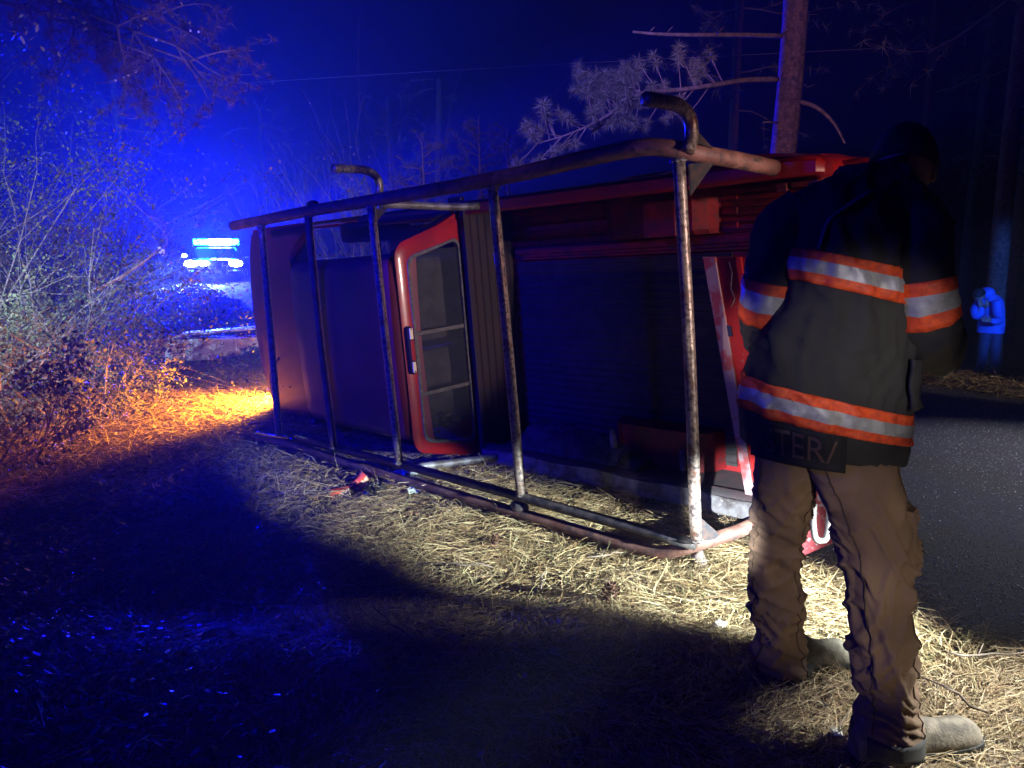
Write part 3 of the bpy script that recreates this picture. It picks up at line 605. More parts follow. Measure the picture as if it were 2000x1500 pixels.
# front corner lamp shining on the straw
mlamp = TR @ Vector((6.02, 0.80, -1.08))+TO
lamp('turn_signal_glow', 'SPOT', mlamp+Vector((-0.05, 0.05, 0.10)), 2400, (1.0, 0.34, 0.02), mlamp+Vector((-2.0, -0.6, -1.25)), 112, 0.7, 0.03)

lamp('turn_signal_spill', 'POINT', mlamp+Vector((-0.12, 0.12, 0.16)), 70, (1.0, 0.42, 0.08), size=0.03)
# ladder rack
rack = MB().tube([(2.4, -0.9, 0.0), (2.41, -0.9, 0.0)], 0.01, 6)
def rail(pts, r, n=14): return MB().tube(spline(pts, 8), r, n)
rackr = tp(rail([(4.55, -0.925, 0), (4.04, -0.935, 0), (3.29, -0.95, 0), (2.46, -0.955, 0), (1.25, -0.968, 0), (0.5, -1.0, 0.0), (0.22, -1.005, -0.01), (0.08, -0.98, -0.06), (0.0, -0.95, -0.16), (-0.05, -0.92, -0.4), (-0.1, -0.88, -0.70)], 0.042), 'ladder_rack', RAILM, smooth=True)
rackr['label'] = 'rusty side rail of the ladder rack'
rl = [(4.74, 1.02, 0), (4.1, 1.0, 0), (3.3, 1.02, 0), (2.45, 1.035, 0), (1.3, 1.045, 0), (0.6, 1.055, 0), (0.29, 1.055, 0), (0.17, 1.035, -0.01), (0.06, 0.99, -0.035), (-0.03, 0.955, -0.11), (-0.10, 0.945, -0.28), (-0.13, 0.94, -0.5)]
MB().tube(spline(rl, 8), 0.036, 14).build('rail', PIPED, rackr, smooth=True)
MB().tube(spline([(4.05, 0.95, -0.06), (2.45, 0.93, -0.02), (1.22, 0.935, 0), (0.0, 0.95, 0)], 6), 0.030, 12).build('inner_rail', mat('black_pipe_paint', (0.02, 0.02, 0.026), 0.45, 0.1, (0.07, 0.06, 0.06), 18, 0.2, 60), rackr, smooth=True)
MB().tube(spline([(4.05, 0.95, -0.03), (4.5, 0.985, -0.03), (4.72, 0.99, -0.03), (4.76, 1.02, 0.01)], 5), 0.02, 8).build('end_bar', CHROME, rackr, smooth=True)
for (xa, ya), (xb, yb), m_, rr in (((0.018, -0.93), (-0.008, 0.935), PIPE, 0.030), ((1.253, -0.93), (1.214, 0.93), PIPE, 0.031), ((2.456, -0.925), (2.454, 0.92), PIPE, 0.030), ((3.286, -0.92), (3.335, 0.93), PIPED, 0.030), ((4.043, -0.90), (4.239, 0.94), PIPE, 0.031)):
    bow = 0.02*rnd.uniform(-1, 1)
    MB().tube(spline([(xa, ya, 0), ((xa+xb)/2+bow, 0, 0.006), (xb, yb, 0)], 8), rr, 14).build('cross_bar', m_, rackr, smooth=True)
    for xw, yw in ((xa, ya+0.012), (xb, yb-0.012)):
        pts = [(xw+math.cos(a)*(rr+0.003+0.002*math.sin(a*5)), yw+0.004*math.sin(a*7), math.sin(a)*(rr+0.003)) for a in np.linspace(0, 2*PI, 22)]
        MB().tube(pts, [0.006+0.002*math.sin(k*2.3) for k in range(22)], 6).build('weld_bead', GALV, rackr, smooth=True)
for X_ in (0.0, 2.46):
    r_ = 0.032 if X_ == 0 else 0.028
    h_ = MB().tube(spline([(X_, -0.96, -0.05), (X_, -1.02, -0.085), (X_, -1.09, -0.085), (X_, -1.135, -0.045), (X_, -1.16, 0.03), (X_, -1.165, 0.14), (X_, -1.168, 0.265)], 6), r_, 14).build('hook', PIPE, rackr, smooth=True)
    h2 = MB().tube(spline([(X_+0.02, 1.02, -0.05), (X_+0.02, 1.10, -0.085), (X_+0.02, 1.14, -0.05), (X_+0.02, 1.15, 0.03)], 6), r_, 14).build('hook', PIPE, rackr, smooth=True)
GUS = mat('gusset_steel', (0.030, 0.030, 0.036), 0.8, 0.0, (0.06, 0.04, 0.035), 30, spec=0.08)
for P in ([(-0.03, -0.90, -0.02), (-0.03, -0.76, -0.02), (-0.09, -0.90, -0.13)], [(-0.03, 0.93, -0.02), (-0.03, 0.81, -0.02), (-0.08, 0.95, -0.15)], [(-0.02, -1.0, -0.08), (-0.01, -1.07, -0.09), (-0.05, -0.97, -0.19)], [(2.46, -0.90, -0.02), (2.46, -0.80, -0.02), (2.40, -0.90, -0.10)]):
    MB().prism(P, (0, 0, 0), (0.008, 0, 0.004)).build('gusset', GUS, rackr)
MB().tube(spline([(2.42, -0.93, -0.04), (2.33, -0.91, -0.25), (2.20, -0.88, -0.55), (2.16, -0.88, -0.72)], 5), 0.028, 12).build('leg', GALV, rackr, smooth=True)
MB().tube(spline([(2.42, 0.96, -0.04), (2.33, 0.97, -0.25), (2.20, 0.99, -0.55), (2.16, 1.0, -0.72)], 5), 0.028, 12).build('leg', GALV, rackr, smooth=True)
MB().ball((1.24, 1.0, 0.0), 0.052, 10, sc=(1.5, 0.8, 0.7)).build('weld_clamp', GALV, rackr, smooth=True)
# warning beacon base on the side rail
MB().ball((3.25, -1.0, -0.03), 0.05, 10, sc=(1.3, 0.6, 0.8)).build('marker_lamp', BLK, rackr, smooth=True)

# ------------------------------------------------------------------ trees
def branch_tubes(mb, p, d, L, r, depth, R, n=5, spread=0.6, droop=0.0, tips=None, kids=(2, 4)):
    pts = [p.copy()]; q = p.copy(); dd = d.copy()
    k = 4 if depth > 0 else 3
    for i in range(k):
        dd = (dd+Vector((R.uniform(-1, 1), R.uniform(-1, 1), R.uniform(-1, 1)))*0.22+Vector((0, 0, -droop))).normalized()
        q = q+dd*L/k; pts.append(q.copy())
    rr = [r*(1-0.65*i/k) for i in range(k+1)]
    mb.tube(pts, rr, n if depth > 1 else (4 if depth else 3), cap=False)
    if depth > 0:
        for i in range(R.randint(*kids)):
            j = R.randint(1, k); nd = (dd+Vector((R.uniform(-1, 1), R.uniform(-1, 1), R.uniform(-1, 1)))*spread).normalized()
            branch_tubes(mb, pts[j], nd, L*R.uniform(0.45, 0.75), rr[j]*0.6, depth-1, R, n, spread, droop, tips, kids)
    elif tips is not None: tips += pts[1:]
def tufts(centres, nper, ln, w, az_spread=1.0, dirs=None):
    "needle tufts: many thin ribbons radiating from twig points"
    C = np.array([tuple(c_) for c_ in centres]); n = len(C)*nper; Cx = np.repeat(C, nper, 0)
    d = rng.normal(0, 1, (n, 3)); d[:, 2] += 0.15; d /= np.linalg.norm(d, axis=1)[:, None]
    if dirs is not None: d = d*0.75+np.repeat(np.array([tuple(q) for q in dirs]), nper, 0); d /= np.linalg.norm(d, axis=1)[:, None]
    L = ln*rng.uniform(0.6, 1.15, n)[:, None]; side = np.cross(d, rng.normal(0, 1, (n, 3))); side /= np.linalg.norm(side, axis=1)[:, None]
    ww = w; e = Cx+d*L; e[:, 2] -= (0.12*L[:, 0])
    V = np.stack([Cx-side*ww, Cx+side*ww, e], 1).reshape(-1, 3); F = np.arange(n*3).reshape(n, 3)
    return V, F
def tree_trunk(x, y, r, h, lean=(0, 0), seg=16, n=14, R=rnd):
    z0 = hz(x, y)-0.1; rings = []
    for i in range(seg+1):
        k = i/seg; c = Vector((x+lean[0]*k*h+0.03*math.sin(k*7+x), y+lean[1]*k*h, z0+k*h)); rr = r*(1-0.35*k)*(1+0.35*math.exp(-k*h*2.5))
        rings.append([c+Vector((math.cos(a), math.sin(a), 0))*rr*(1+0.10*mnoise.noise(Vector((math.cos(a)*2, math.sin(a)*2, k*h*3)))+0.03*R.uniform(-1, 1)) for a in np.linspace(0, 2*PI, n, endpoint=False)])
    return MB().loft(rings)
pz = at(1535, 330, 11.4)
pt = empty('pine_tree', (pz.x, pz.y, hz(pz.x, pz.y)), 'tall pine trunk with red lit bark standing behind the truck tail', 'tree', None)
def tchild(mb, name, m, par, **k):
    o = mb.build(name, m, par, **k); o.location = -par.location; return o
# trunk follows the slight lean in the picture
b0, b1 = at(1530, 290, 11.4), at(1556, 0, 11.4); lean = ((b1.x-b0.x)/(b1.z-b0.z), 0.0)
rings = []; z = hz(pz.x, pz.y)-0.1
for i in range(60):
    zz = z+i*0.14; cx = b0.x+lean[0]*(zz-b0.z)+0.01*math.sin(zz*2.1); r = 0.185*(1-0.02*(zz))+0.1*math.exp(-(zz-z)*3)
    rings.append([(cx+math.cos(a)*r*q, pz.y+math.sin(a)*r*q, zz) for a in np.linspace(0, 2*PI, 40, endpoint=False) for q in [1+0.06*mnoise.noise(Vector((math.cos(a)*5, math.sin(a)*5, zz*1.4)))+0.05*abs(mnoise.noise(Vector((math.cos(a)*9, math.sin(a)*9, zz*4))))]])
tchild(MB().loft(rings), 'trunk', BARK, pt, smooth=True)
mb = MB(); mb.tube(spline([at(1528, 70, 11.4), at(1440, 68, 11.0), at(1340, 68, 10.7), at(1280, 66, 10.5), at(1236, 62, 10.4)], 4), [0.035-0.0013*i for i in range(17)], 7)
for px in (1400, 1300, 1265): mb.tube([at(px, 67, 10.7), at(px+8, 58, 10.6), at(px+14, 52, 10.6)], 0.006, 4)
tchild(mb, 'dead_branch', TWIG, pt, smooth=True)
mb = MB(); mb.tube(spline([at(1560, 198, 11.3), at(1595, 210, 11.0), at(1628, 240, 10.8), at(1650, 280, 10.6)], 4), [0.035-0.0018*i for i in range(13)], 6)
mb.tube([at(1520, 240, 11.3), at(1505, 238, 11.1), at(1490, 239, 11.0)], [0.012, 0.010, 0.008], 5)
tchild(mb, 'dead_branch', TWIG, pt, smooth=True)
# live bough reaching left
mb = MB(); tips = []
main = spline([at(1518, 155, 11.3), at(1460, 156, 10.9), at(1400, 165, 10.4), at(1330, 175, 9.9), at(1260, 180, 9.4), at(1225, 200, 9.2), at(1170, 235, 9.0), at(1110, 262, 8.9), at(1050, 280, 8.8)], 5)
mb.tube(main, [0.04-0.0008*i for i in range(len(main))], 6)
R2 = random.Random(3)
for i, p in enumerate(main):
    if i > 8:
        for k in range(4):
            a = R2.uniform(0, 2*PI); d = Vector((-0.7*R2.random()-0.1, math.cos(a)*0.7, math.sin(a)*0.9)).normalized()
            if k > 1 or R2.random() < 0.25: continue
            L = R2.uniform(0.15, 0.5)*(1.0 if i > 18 else 1.2); q1 = p+d*L*0.5; q2 = p+d*L+Vector((0, 0, 0.03))
            mb.tube([p, q1, q2], [0.010, 0.007, 0.004], 4, cap=False); tips += [q2, q1.lerp(q2, 0.6)]
sub = spline([at(1258, 182, 9.4), at(1225, 172, 9.3), at(1180, 178, 9.1), at(1160, 165, 9.0)], 4)
mb.tube(sub, [0.018-0.0008*i for i in range(len(sub))], 5)
for p in sub[3:]:
    for k in range(3):
        q = p+Vector((R2.uniform(-0.3, 0.1), R2.uniform(-0.2, 0.2), R2.uniform(-0.15, 0.25))); mb.tube([p, q], [0.006, 0.004], 4, cap=False); tips += [q, p.lerp(q, 0.6)]
tchild(mb, 'bough', TWIG, pt, smooth=True)
V, F = tufts(tips, 75, 0.125, 0.0042); o = np_mesh('needles', V-np.array(pt.location), F, NEEDLE, pt, 'stuff')

# further pines: dark trunks and hanging crowns
spots = [(11.8, 22.5, 0.16, 'right of the bare sapling'), (8.95, 14.0, 0.17, 'nearest the person in the blue jacket'), (13.2, 18, 0.2, 'at the right edge of the frame'), (6.9, 24.5, 0.18, 'just right of the red lit pine'), (13, 20, 0.2, 'far right beyond the person'), (15.5, 26, 0.25, 'farthest right of all'), (-4.5, 46, 0.25, 'in the dark gap above the cab'), (-19, 38, 0.25, 'left behind the police car'), (-22, 31, 0.22, 'behind the left thicket'), (-16.5, 52, 0.25, 'directly above the police car'), (-9, 58, 0.3, 'where the road disappears'), (-25, 44, 0.3, 'farthest left behind the thicket')]
for i, (x, y, r, where_) in enumerate(spots):
    e = empty('pine_tree', (x, y, hz(x, y)), 'dark straight pine trunk in the woods '+where_, 'tree', 'dark pines of the woods behind the road')
    R3 = random.Random(100+i); h = R3.uniform(9, 13)
    tchild(tree_trunk(x, y, r, h, (R3.uniform(-0.03, 0.03), 0), 12, 10, R3), 'trunk', BARK, e, smooth=True)
    mb = MB(); tips = []
    for k in range(11):
        zz = hz(x, y)+h*R3.uniform(0.35, 1.0); a = R3.uniform(0, 2*PI)
        branch_tubes(mb, Vector((x, y, zz)), Vector((math.cos(a), math.sin(a), R3.uniform(-0.15, 0.25))), R3.uniform(1.2, 2.4), 0.03, 1, R3, 5, 0.7, 0.03, tips, (3, 5))
    tchild(mb, 'branch', TWIG, e)['kind'] = 'stuff'
    V, F = tufts(tips, 14, 0.28, 0.010); np_mesh('crown', V-np.array(e.location), F, NEEDLE, e, 'stuff')
# low pine foliage showing above the rail, left of the bough
for i, (px, py, D, lab) in enumerate(((825, 330, 13.5, 'small young pine showing just above the rack rail right of the bare shrubs'), (935, 285, 14.0, 'young pine with drooping pale needles left of the long bough'), (990, 300, 15.5, 'young dark pine half behind the tip of the long bough'), (700, 395, 16, 'young pine standing low behind the bare shrubs'))):
    c_ = at(px, py, D); g = hz(c_.x, c_.y); e = empty('young_pine', (c_.x, c_.y, g), lab, 'tree', 'young pines beyond the road')
    mb = MB().tube([(c_.x, c_.y, g-0.05), (c_.x+0.05, c_.y, (g+c_.z)/2), (c_.x, c_.y, c_.z+0.5)], [0.05, 0.04, 0.01], 6); R3 = random.Random(300+i); tips = []
    for k in range(26):
        zz = g+(c_.z+0.5-g)*(0.35+0.65*k/26); a = R3.uniform(0, 2*PI); branch_tubes(mb, Vector((c_.x, c_.y, zz)), Vector((math.cos(a), math.sin(a), 0.35)), 0.75*(1.2-k/32), 0.012, 1, R3, 4, 0.5, 0.0, tips, (2, 3))
    tchild(mb, 'stem', TWIG, e); V, F = tufts(tips, 16, 0.14, 0.004); np_mesh('crown', V-np.array(e.location), F, NEEDLE, e, 'stuff')
# pine overhanging at the top left
tx, ty = -8.4, 10.5
e = empty('pine_tree', (tx, ty, hz(tx, ty)), 'big pine at the left edge whose brown crown hangs over the thicket', 'tree')
tchild(tree_trunk(tx, ty, 0.2, 9, (0.02, 0)), 'trunk', BARK, e, smooth=True)
mb = MB(); tips = []; R4 = random.Random(11)
for (px, py, D) in ((300, 30, 9.5), (345, 90, 9.4), (260, -20, 9.8), (370, 120, 9.6), (160, -20, 9.8), (330, 20, 9.9), (230, 50, 9.2), (300, 110, 9.3)):
    tgt = at(px, py, D); st = Vector((tx+0.1, ty, tgt.z+1.0)); L = (tgt-st).length
    pts = spline([st, st.lerp(tgt, 0.5)+Vector((0, 0, 0.25)), tgt], 4); mb.tube(pts, [0.045-0.004*j for j in range(len(pts))], 5, cap=False)
    for k in range(6): branch_tubes(mb, pts[-1-k % 4], Vector((R4.uniform(-0.2, 1), R4.uniform(-0.6, 0.6), R4.uniform(-0.9, 0.3))).normalized(), R4.uniform(0.5, 0.85), 0.014, 1, R4, 4, 0.8, 0.05, tips, (3, 5))
tchild(mb, 'bough', TWIG, e); V, F = tufts(tips, 26, 0.12, 0.004); np_mesh('crown', V-np.array(e.location), F, BROWNND, e, 'stuff')
for i, (px, py, D) in enumerate(((560, -20, 14), (1000, -30, 14), (1270, -40, 12))):
    pass
# pine boughs dipping into the top edge
tx, ty = 3.1, 16.0
# ------------------------------------------------------------------ bare shrubs behind the truck
for i, (px, D, lab, H) in enumerate(((600, 14.5, 'bare leafless shrub behind the end of the rack', 5.0), (700, 13.5, 'bare leafless shrub below the front hook of the rack', 5.2), (775, 14.2, 'tall bare shrub right of the front hook', 6.2), (560, 18, 'bare shrub nearest the police car across the road', 4.4))):
    c_ = at(px, 480, D); g = hz(c_.x, c_.y); e = empty('bare_shrub', (c_.x, c_.y, g), lab, 'shrub', 'bare shrubs across the road'); R3 = random.Random(40+i); mb = MB()
    for k in range(11):
        a = R3.uniform(0, 2*PI); branch_tubes(mb, Vector((c_.x+R3.uniform(-.1, .1), c_.y, g)), Vector((math.cos(a)*0.45, math.sin(a)*0.3, 1)).normalized(), H*R3.uniform(0.6, 1.0)*0.62, 0.013, 2, R3, 5, 0.5, -0.02, None, (3, 4))
    tchild(mb, 'stems', TWIG, e)
# ------------------------------------------------------------------ thicket on the left
thick = [(-4.7, 8.2, 2.0, 0), (-5.3, 7.4, 3.2, 1), (-5.9, 9.4, 4.2, 0), (-6.6, 8.4, 4.6, 0), (-6.9, 11.0, 3.6, 2), (-7.4, 12.0, 5.0, 0), (-7.9, 10.4, 5.2, 1), (-8.4, 13.4, 4.0, 2), (-9.4, 14.6, 5.4, 0), (-10.0, 16.8, 4.0, 2), (-10.8, 15.6, 5.5, 0), (-11.8, 19.4, 4.2, 2), (-14.2, 23.0, 5.0, 2), (-13.4, 19.5, 5.5, 1), (-4.6, 6.3, 1.5, 1)]
thick = [(x, y, H*(1.45 if 8 < y < 17 and H > 3.5 else 1.0), k) for x, y, H, k in thick]
tw = ['nearest the frame edge with few leaves', 'left of the pale leaf cluster', 'in the middle of the thicket with arching stems', 'tall and tangled at the left edge', 'reaching toward the police car', 'behind the arching stems', 'tallest at the left edge', 'leaning over the verge', 'deep in the blue glow', 'just left of the police car', 'high in the blue light behind', 'low beside the road far off', 'farthest along the verge', 'at the back of the thicket', 'low and close at the bottom left']
for i, (x, y, H, kd) in enumerate(thick):
    g = hz(x, y); e = empty('thicket_shrub', (x, y, g), 'tangled leafy shrub '+tw[i], 'shrub', 'shrubs of the left thicket'); R3 = random.Random(60+i); mb = MB(); tips = []
    for k in range(15):
        a = R3.uniform(0, 2*PI); out = R3.uniform(0.15, 0.9)
        branch_tubes(mb, Vector((x+R3.uniform(-.4, .4), y+R3.uniform(-.4, .4), g-0.03)), Vector((math.cos(a)*out+0.15, math.sin(a)*out-0.15, 1)).normalized(), H*R3.uniform(0.35, 0.8)*0.7, 0.014, 3 if k < 7 else 2, R3, 5, 0.75, 0.07, tips, (3, 4))
    tchild(mb, 'stems', TWIG, e)
    C = np.array([tuple(t) for t in tips]); n = len(C)*(6 if kd else 4); C = C[rng.integers(0, len(C), n)]+rng.normal(0, 0.05, (n, 3))
    V, F = leafquads(C[:, 0], C[:, 1], C[:, 2], rng.uniform(0.010, 0.026, n), 1.3); np_mesh('leaves', V-np.array(e.location), F, LEAFM, e, 'stuff')
# long pale stick and hanging vine with white leaves
s0, s1 = at(180, 570, 8.2), at(312, 488, 8.6)
mb = MB().tube(spline([s0, s0.lerp(s1, 0.5)+Vector((0, 0, -0.03)), s1], 5), [0.020, 0.019, 0.018, 0.017, 0.016, 0.015, 0.013, 0.012, 0.010, 0.008, 0.006], 7)
tag(mb.build('broken_stick', WOOD, smooth=True), 'long bare broken stick jutting from the thicket toward the police car', 'stick')
vn = empty('vine', at(300, 470, 8.6), 'thin curling vine ending in a pale white leaf cluster', 'vine')
mb = MB().tube(spline([at(170, 290, 8.4), at(215, 350, 8.4), at(270, 405, 8.5), at(318, 450, 8.6), at(325, 478, 8.6), at(300, 492, 8.6), at(255, 545, 8.6)], 6), 0.005, 5)
mb.tube(spline([at(290, 420, 8.5), at(322, 440, 8.6), at(318, 470, 8.6), at(326, 485, 8.6)], 5), 0.004, 5)
tchild(mb, 'vine_stem', TWIG, vn)
for px, py, r in ((311, 484, 0.022), (318, 489, 0.026), (313, 493, 0.02), (320, 494, 0.014), (318, 499, 0.011)):
    tchild(MB().ball(at(px, py, 8.5), r, 8, sc=(1, 0.3, 0.7)), 'pale_leaf', mat('pale_leaf', (0.8, 0.78, 0.7), 0.3, emit=None), vn, smooth=True)
vn2 = empty('vine', at(240, 155, 9.0), 'thin twig with a row of white berries below the brown pine crown', 'vine')
tchild(MB().tube(spline([at(185, 163, 9), at(225, 158, 9), at(270, 138, 9)], 4), 0.004, 4), 'vine_stem', TWIG, vn2)
for px, py in ((226, 157), (241, 151), (251, 147), (265, 140), (305, 78), (372, 60), (388, 62)):
    tchild(MB().ball(at(px, py, 9.0), 0.014, 8), 'berry', MATS['pale_leaf'], vn2, smooth=True)
# overhead wire
wp = [at(60+k*150, 190-k*7.5, 24) for k in range(13)]; wp = [at(-200, 200, 26), at(380, 168, 25), at(700, 148, 24.5), at(1100, 125, 24), at(1500, 105, 23.5), at(2200, 70, 23)]
tag(MB().tube(spline(wp, 6), 0.009, 5).build('utility_wire', mat('wire_grey', (0.2, 0.2, 0.22), 0.5)), 'thin overhead wire crossing the dark blue sky', 'wire')

# ------------------------------------------------------------------ police car
pc = empty('police_car', POLICE, 'police car with glowing cyan roof lights and headlights parked on the road', 'police car', rz=0.30); pc.scale = (1.12, 1.0, 0.80)
def pcb(mb, name, m, par=None, **k): return mb.build(name, m, par or pc, **k)
CARP = mat('dark_car_paint', (0.03, 0.03, 0.045), 0.25, 0, coat=0.8)
def csec(y, pts, w): return [(sx*w*a, y, b) for a, b, sx in pts]
prof = [(-2.6, 0.50, 0.95), (-2.55, 0.45, 1.08), (-2.3, 0.42, 1.12), (-1.3, 0.38, 1.17), (0, 0.38, 1.17), (1.5, 0.38, 1.17), (2.4, 0.42, 1.12), (2.55, 0.5, 1.0)]
rings = []
for y, zl, zh in prof:
    w = 0.98 if -2.2 < y < 2.3 else 0.90
    rings.append([(-w*0.97, y, zl), (-w, y, (zl+zh)/2), (-w*0.95, y, zh-0.05), (-w*0.8, y, zh), (0, y, zh+0.03), (w*0.8, y, zh), (w*0.95, y, zh-0.05), (w, y, (zl+zh)/2), (w*0.97, y, zl)])
pcb(MB().loft(rings), 'car_body', CARP, smooth='auto')
rings = []
for y, zt, w in ((-1.25, 1.18, 0.86), (-0.45, 1.70, 0.72), (-0.2, 1.76, 0.72), (1.6, 1.78, 0.72), (2.0, 1.70, 0.72), (2.4, 1.2, 0.8)):
    rings.append([(-w*1.12, y, 1.13), (-w, y, zt-0.06), (-w*0.9, y, zt), (w*0.9, y, zt), (w, y, zt-0.06), (w*1.12, y, 1.13)])
pcb(MB().loft(rings), 'cabin', CARP, smooth='auto')
pcb(MB().add([(-0.80, -1.20, 1.24), (0.80, -1.20, 1.24), (0.66, -0.52, 1.68), (-0.66, -0.52, 1.68)], [(0, 1, 2, 3)]).add([(-0.80, -1.17, 1.24), (0.80, -1.17, 1.24), (0.66, -0.49, 1.68), (-0.66, -0.49, 1.68)], [(3, 2, 1, 0)]), 'windscreen', GLASSD)
lb = pcb(MB().box(-0.82, 0.82, -0.25, 0.10, 1.79, 1.84), 'light_bar', BLK, bevel=0.01)
EC = mat('cyan_lamp_glow', (0.1, 0.8, 0.9), 0.3, emit=(0.05, 0.95, 1.0), estr=26)
EC2 = mat('white_lamp_glow', (0.9, 0.9, 0.9), 0.3, emit=(0.55, 0.98, 1.0), estr=60)
for k in range(6): MB().box(-0.80+k*0.27, -0.80+k*0.27+0.25, -0.27, 0.12, 1.845, 2.14).build('lamp_module', EC2 if k in (2, 3, 4) else EC, lb, bevel=0.02)  # modules made oversized to imitate bloom around the bar
EH = mat('headlamp_glow', (0.9, 0.9, 0.9), 0.3, emit=(0.75, 0.95, 1.0), estr=110)
for sx in (-1, 1):
    MB().ball((sx*0.74, -2.58, 0.92), 0.20, 14, sc=(1.2, 0.35, 0.85)).build('headlight', EH, pc, smooth=True)  # lamp enlarged to imitate its glare
    pcb(MB().box(sx*0.98, sx*1.16, -1.0, -0.86, 1.14, 1.28), 'wing_mirror', CARP, bevel=0.03)
    pcb(MB().ball((sx*0.70, -2.60, 0.55), 0.05, 10), 'fog_lamp', EC, smooth=True)
    for yy in (-1.65, 1.65):
        wh = pcb(MB().tube([(sx*0.78, yy, 0.36), (sx*0.99, yy, 0.36)], 0.36, 22), 'wheel', RUB, smooth='auto'); MB().tube([(sx*0.985, yy, 0.36), (sx*1.0, yy, 0.36)], 0.22, 16).build('rim', STEEL, wh)
MB().ball((-0.35, -2.72, 0.95), 0.14, 12, sc=(1.7, 0.4, 0.9)).build('push_bar_lamp', EH, pc, smooth=True)
pcb(MB().box(-0.45, 0.45, -2.68, -2.58, 0.62, 0.86), 'grille', BLK, bevel=0.02)
pcb(MB().box(-0.9, 0.9, -2.74, -2.55, 0.40, 0.58), 'front_bumper', BLK, bevel=0.04)
pcb(MB().box(-0.25, 0.25, -2.76, -2.745, 0.46, 0.57), 'number_plate', LWHITE)
pcb(MB().tube([(-0.3, -2.78, 0.5), (-0.3, -2.82, 0.98), (0.3, -2.82, 0.98), (0.3, -2.78, 0.5)], 0.03, 8), 'push_bar', BLK)
pcb(MB().tube([(-1.08, -1.0, 1.3), (-1.08, -1.12, 1.3)], 0.09, 12), 'spot_lamp', EC2)

# ------------------------------------------------------------------ toolbox on the verge
A = at(338, 700, 10.6); B = at(350, 712, 10.2)
tb = empty('toolbox', (-4.75, 12.0, hz(-4.75, 12.0)+0.03), 'open diamond plate metal toolbox lying on the verge', 'toolbox', rz=math.radians(17))
tb.rotation_euler[0] = math.radians(-3); tb.scale = (1.12, 1.12, 1.12)
BOXM = mat('tan_grey_aluminium', (0.40, 0.36, 0.30), 0.45, 0.35, (0.28, 0.25, 0.21), 12, 0.1, 30)
mb = MB().box(-0.62, 0.95, -0.25, -0.235, 0, 0.30).box(-0.62, 0.95, 0.235, 0.25, 0, 0.30).box(-0.62, -0.605, -0.235, 0.235, 0, 0.30).box(0.935, 0.95, -0.235, 0.235, 0, 0.30).box(-0.605, 0.935, -0.235, 0.235, 0, 0.015)
tb_b = mb.build('box_body', BOXM, tb)
mb = MB().box(-0.60, -0.25, -0.268, -0.252, 0.14, 0.30); mb.build('wing_panel', BOXM, tb, bevel=0.004)
mb = MB()
for i in range(34):
    for j in range(2):
        cx = -0.95+i*0.056+0.03*(j % 2); cz = 0.16+j*0.06; a = PI/4 if (i+j) % 2 else -PI/4
        pass
tr = [Vector(p) for p in ((-0.68, -0.28, 0.26), (-0.30, -0.28, 0.30), (-0.30, -0.28, 0.15), (-0.68, -0.28, 0.10))]
lid = MB().prism([(-0.66, -0.27, 0.265), (-0.40, -0.27, 0.38), (0.98, -0.27, 0.46), (0.98, -0.27, 0.425), (-0.38, -0.27, 0.345), (-0.60, -0.27, 0.25)], (0, 0, 0), (0, 0.56, 0)).build('lid', BOXM, tb, bevel=0.004)
mb = MB()
for i in range(30):
    x0 = -0.58+i*0.052; zt = 0.372+(x0+0.40)*0.058 if x0 > -0.4 else 0.38+(x0+0.4)*0.44
    mb.bar((x0, -0.275, zt-0.004), (x0+0.03, -0.275, zt-0.024), 0.004, 0.008)
mb.build('tread_marks', STEEL, lid)
for xx in (0.12, 0.66):
    l = MB().box(xx-0.025, xx+0.025, -0.262, -0.252, 0.20, 0.27).build('latch', STEEL, tb, bevel=0.004)
    MB().tube(spline([(xx-0.02, -0.266, 0.25), (xx-0.02, -0.28, 0.22), (xx, -0.285, 0.205), (xx+0.02, -0.28, 0.22), (xx+0.02, -0.266, 0.25)], 4), 0.005, 6).build('latch_ring', BLK, l)
for xx in (-0.27, 0.30): MB().box(xx, xx+0.012, -0.256, -0.2515, 0.0, 0.29).build('seam_strip', LWHITE, tb)
mb = MB(); R5 = random.Random(5)
for k in range(26): mb.ball((R5.uniform(-0.55, 0.9), R5.uniform(-0.18, 0.18), R5.uniform(0.22, 0.31)), R5.uniform(0.03, 0.06), 6, sc=(1.4, 1, 0.5))
tag(mb.build('box_contents', mat('rag_brown', (0.22, 0.10, 0.08), 0.8, 0, (0.06, 0.05, 0.05), 6), None), 'jumbled rags and parts inside the open toolbox', 'rags')
bc = bpy.data.objects['box_contents']; bc.location = tb.location; bc.rotation_euler = tb.rotation_euler; bc.scale = tb.scale; bc.name = 'rag_pile'

